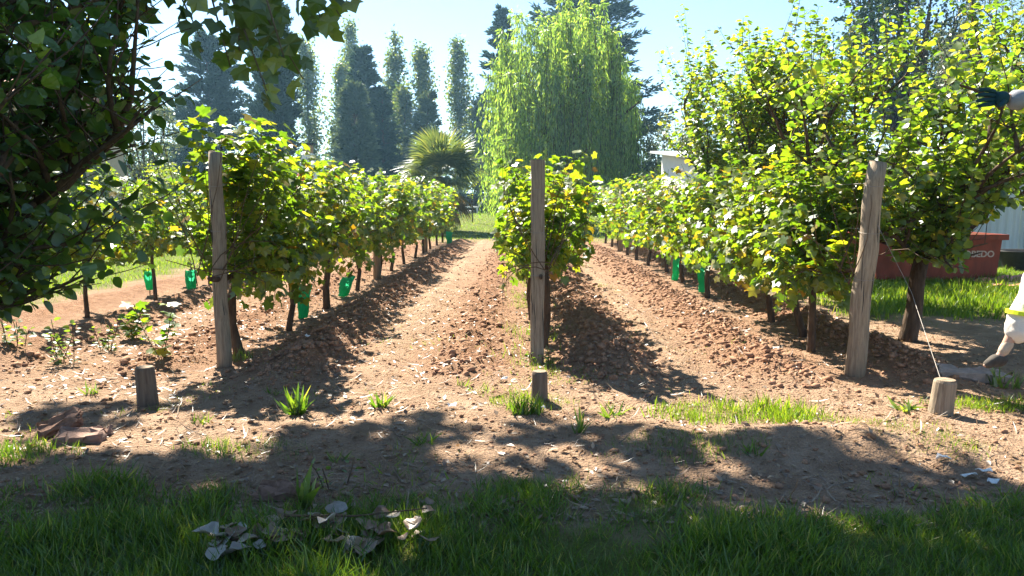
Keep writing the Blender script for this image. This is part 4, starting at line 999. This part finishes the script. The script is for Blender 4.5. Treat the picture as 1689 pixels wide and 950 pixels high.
def tuft(px, py, n, h, spread, label, mat='grass', name='grass_tuft', cat='grass tuft', group=None, width=1.5, lay=.5):
    x, y = on_ground(px, py); z = g1(x, y); P = np.stack([R(-spread, spread, n), R(-spread, spread, n)*.7, np.full(n, -.01)], 1)
    D = dirs(n)*lay + [0, 0, 1]
    o = cloud(name, P, D, dirs(n), h*R(.5, 1.1, n), BLADE, M[mat], width=width, loc=(x, y, z)); return tag(o, label, cat, group)
tuft(490, 682, 46, .22, .05, 'dark spiky grass tuft right of the left stump', width=1.8, lay=.8)
tuft(624, 672, 34, .15, .05, 'low spiky tuft on the path between the left and centre stumps', lay=.8)
tuft(868, 684, 60, .17, .10, 'bright grass tuft at the left foot of the centre stump')
tuft(955, 716, 12, .2, .03, 'sparse thin tuft right of the centre stump')
tuft(500, 838, 9, .22, .02, 'broad bladed weed in the foreground above the leaf heap', 'weed', 'broad_leaf_weed', 'weed', width=4.5, lay=.7)
tuft(400, 590, 50, .14, .10, 'small grass tuft at the foot of the left post', 'weed')
tuft(1495, 678, 16, .15, .06, 'dusty broad bladed weed left of the sunlit stump', 'weed', width=3, lay=1.0)
tuft(1660, 640, 26, .22, .10, 'dry twiggy tuft right of the sunlit stump', 'weed')
def weed(px, py, h, n, label, mat='weed', tpl=OVAL, leaf=.05, group=None, name='weed_plant', spread=.12):
    x, y = on_ground(px, py); root = empty(name, gpos(x, y)); mb = MB(); q = []
    for i in range(n):
        P = bend((R(-spread, spread), R(-spread, spread)*.6, -.02), (R(-.35, .35), R(-.35, .35), 1), h*R(.6, 1.1), 5, wob=.08); mb.tube(P, .004, 4, cap=False); q.append(shoot_leaves(P, 11, spread=.02, droop=.1))
    mb.build('stem', M['twig'], root)['kind'] = 'stuff'; a = [np.concatenate(k) for k in zip(*q)]
    cloud('foliage', a[0], a[1], a[2], leaf*R(.6, 1.3, len(a[0])), tpl, M[mat], root); return tag(root, label, 'weed', group)
weed(105, 600, .42, 7, 'leafy weed clump growing by the far left furrow')
weed(30, 590, .30, 6, 'low weed clump at the left edge under the quince')
weed(165, 580, .30, 5, 'slender weed right of the leafy clump by the furrow')
weed(890, 598, .13, 8, 'yellow green weed at the foot of the centre post', leaf=.035)
weed(262, 602, .55, 3, 'young vine shoot with pale lobed leaves left of the left post', 'vine', VINE, .09, spread=.04)
weed(215, 560, .45, 4, 'drooping young vine shoot under the quince branches', 'vine', VINE, .10, spread=.08)
weed(545, 806, .20, 3, 'thin weed at the edge of the grass right of the pink stone', leaf=.03)

# clods, litter and grass that nobody could count
t = (1+5**.5)/2
ICO_V = norm(np.array([(-1,t,0),(1,t,0),(-1,-t,0),(1,-t,0),(0,-1,t),(0,1,t),(0,-1,-t),(0,1,-t),(t,0,-1),(t,0,1),(-t,0,-1),(-t,0,1)], float))
ICO_F = np.array([(0,11,5),(0,5,1),(0,1,7),(0,7,10),(0,10,11),(1,5,9),(5,11,4),(11,10,2),(10,7,6),(7,1,8),(3,9,4),(3,4,2),(3,2,6),(3,6,8),(3,8,9),(4,9,5),(2,4,11),(6,2,10),(8,6,7),(9,8,1)])
def clods(n):
    k = n*4; x = R(-4.6, 4.6, k); y = 3.6+R(0, 1, k)**1.7*19
    rg = np.maximum.reduce([np.exp(-((np.abs(x-r)-.68)/.36)**2)*np.where((x > r) | (r > 2), 1, .3) for r in ROWS.values()])*field_mask(x, y)
    keep = R(0, 1, k) < (.10+.90*rg); x, y, rg2 = x[keep][:n], y[keep][:n], rg[keep][:n]; n = len(x)
    s = np.minimum(np.exp(RNG.normal(size=n)*.7)*.0085, .036)*np.where(rg2 < .15, .6, 1)
    z = gz(x, y)+s*.25
    V = np.stack([x, y, z], 1)[:, None, :] + (ICO_V[None]*(1+RNG.normal(size=(n, 12, 1))*.32))*s[:, None, None]*np.stack([R(.8, 1.4, n), R(.8, 1.4, n), R(.55, .95, n)], 1)[:, None, :]
    F = (ICO_F[None]+(np.arange(n)*12)[:, None, None]).reshape(-1, 3)
    tag(mesh_obj('soil_clods', V.reshape(-1, 3), F, M['clod']), 'loose reddish clods of ploughed soil between the rows', 'soil clods', kind='stuff')
clods(42000)
n = 9000; x = R(-4.5, 4.6, n); y = 3.3+R(0, 1, n)**1.6*9; P = np.stack([x, y, gz(x, y)+.008], 1)
D = dirs(n)*[1, 1, .25]; tag(cloud('leaf_litter', P, D, dirs(n)*.5+[0, 0, 1], .045*R(.5, 1.4, n), DIAM, M['litter']), 'dry leaf litter and straw scattered on the soil', 'litter', kind='stuff')
n = 6000; x = R(-4.5, 4.6, n); y = 3.3+R(0, 1, n)**1.6*7; P = np.stack([x, y, gz(x, y)+.006], 1)
tag(cloud('straw', P, dirs(n)*[1, 1, .12], dirs(n)*.5+[0, 0, 1], R(.05, .16, n), BLADE, M['litter'], width=.8), 'thin dry straws lying on the soil', 'straw', kind='stuff')

def grass(name, n, xr, yr, dens, h, label, mat='grass', lay=.45, width=1.0):
    x = R(*xr, n); y = R(*yr, n); k = R(0, 1, n) < dens(x, y); x, y = x[k], y[k]; n = len(x)
    hh = h*R(.3, 1.15, n)*(.35+1.3*fbm(x*2.6, y*2.6, 77)**1.2)
    P = np.stack([x, y, gz(x, y)-.01], 1); D = dirs(n)*lay+[0, 0, 1]
    return tag(cloud(name, P, D, dirs(n), hh, BLADE, M[mat], width=width), label, 'grass', kind='stuff')
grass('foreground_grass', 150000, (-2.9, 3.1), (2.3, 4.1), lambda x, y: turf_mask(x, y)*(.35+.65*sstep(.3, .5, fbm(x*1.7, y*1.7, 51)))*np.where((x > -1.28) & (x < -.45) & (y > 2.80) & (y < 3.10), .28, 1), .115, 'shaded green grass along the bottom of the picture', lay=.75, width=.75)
def patch(cx, cy, rx, ry): return lambda x, y: np.clip(1.25-((x-cx)/rx)**2-((y-cy)/ry)**2 + (fbm(x*5, y*5, 61)-.5)*1.4, 0, 1)
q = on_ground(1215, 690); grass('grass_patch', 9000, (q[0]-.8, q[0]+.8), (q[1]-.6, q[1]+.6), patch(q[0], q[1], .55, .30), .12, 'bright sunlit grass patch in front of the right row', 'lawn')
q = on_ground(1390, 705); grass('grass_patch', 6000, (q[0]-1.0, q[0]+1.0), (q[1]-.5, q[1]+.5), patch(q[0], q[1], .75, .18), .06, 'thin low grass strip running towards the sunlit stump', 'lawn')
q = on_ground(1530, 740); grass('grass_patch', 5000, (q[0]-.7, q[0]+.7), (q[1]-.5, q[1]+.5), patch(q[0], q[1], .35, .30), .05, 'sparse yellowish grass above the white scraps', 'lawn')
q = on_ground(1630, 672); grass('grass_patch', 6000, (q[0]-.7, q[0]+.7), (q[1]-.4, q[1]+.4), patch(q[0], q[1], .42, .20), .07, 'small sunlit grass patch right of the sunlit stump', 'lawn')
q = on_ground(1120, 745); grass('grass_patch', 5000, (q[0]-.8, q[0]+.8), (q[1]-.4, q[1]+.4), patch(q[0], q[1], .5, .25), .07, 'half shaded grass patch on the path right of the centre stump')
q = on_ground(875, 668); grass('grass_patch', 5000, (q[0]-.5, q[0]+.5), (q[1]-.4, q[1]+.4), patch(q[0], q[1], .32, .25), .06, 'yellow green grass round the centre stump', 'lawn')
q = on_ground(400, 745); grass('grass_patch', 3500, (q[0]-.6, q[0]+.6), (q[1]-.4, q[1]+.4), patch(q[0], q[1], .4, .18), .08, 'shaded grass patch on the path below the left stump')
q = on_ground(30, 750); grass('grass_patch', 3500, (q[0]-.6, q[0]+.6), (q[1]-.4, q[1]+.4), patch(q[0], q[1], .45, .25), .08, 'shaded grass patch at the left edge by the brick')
q = on_ground(1090, 700); 
grass('centre_row_grass', 26000, (-.35, .75), (6.2, 26), lambda x, y: np.exp(-((x-.1)/.22)**2)*sstep(.38, .60, fbm(x*2, y*1.2, 91)), .10, 'thin grass under the centre vine row', 'lawn')
grass('right_lawn', 42000, (4.0, 10), (8.6, 15.5), lambda x, y: turf_mask(x, y), .15, 'sunlit grass under the fruit trees in front of the skip', 'lawn', width=1.3)
grass('left_lawn', 30000, (-13, -6.3), (8, 24), lambda x, y: turf_mask(x, y), .11, 'sunlit lawn beyond the far left vine row', 'lawn', width=1.6)
grass('far_lawn', 42000, (-9, 6), (25, 54), lambda x, y: turf_mask(x, y), .10, 'bright lawn beyond the end of the vine rows', 'lawn', width=2.5)

# ------------------------------------------------------------------ added blue volume, imitates lens glare on the far trees
V = MB().box((-1500, -400, -1.5), (1500, 1500, 38)); hz = V.build('glare_veil', None)
m, n, l = nt('glare_veil'); v = n.new('ShaderNodeVolumePrincipled'); v.inputs['Color'].default_value = (.36, .70, 1, 1); v.inputs['Density'].default_value = GLARE_VEIL; v.inputs['Anisotropy'].default_value = .35
o_ = n.new('ShaderNodeOutputMaterial'); l.new(v.outputs[0], o_.inputs['Volume']); hz.data.materials.append(m); hz['kind'] = 'stuff'; hz['label'] = 'thin blue veil added to imitate lens glare on the far trees'

grass('path_weeds', 60000, (-3.6, 3.8), (3.5, 8.5), lambda x, y: .5*sstep(.60, .74, fbm(x*1.5+9, y*2.1, 71))*(1-.7*field_mask(x, y)), .075, 'sparse weedy grass scattered over the path in front of the rows', 'lawn', lay=.9, width=1.1)
grass('lane_grass', 16000, (1.1, 1.85), (7, 22), lambda x, y: .6*np.exp(-((x-1.47)/.16)**2)*sstep(.45, .65, fbm(x*2, y*1.3, 95)), .05, 'thin grass along the pale lane between centre and right rows', 'lawn', lay=.8)
for i, (px, py, h) in enumerate(((560, 760, .10), (700, 735, .12), (330, 700, .10), (1010, 690, .14), (760, 640, .10), (1240, 760, .12), (150, 650, .13), (450, 650, .08))):
    tuft(px, py, 22, h, .05, ['small grass tuft in the shade above the leaf heap', 'small tuft on the path left of the centre stump', 'small tuft below the left stump', 'upright tuft right of the centre stump on the sunny path', 'small tuft among the soil left of the centre post', 'dry tuft on the mound in front of the right row', 'tuft left of the dark left stump', 'small tuft in the shade of the left row'][i], 'grass' if i % 2 else 'weed', lay=.9)
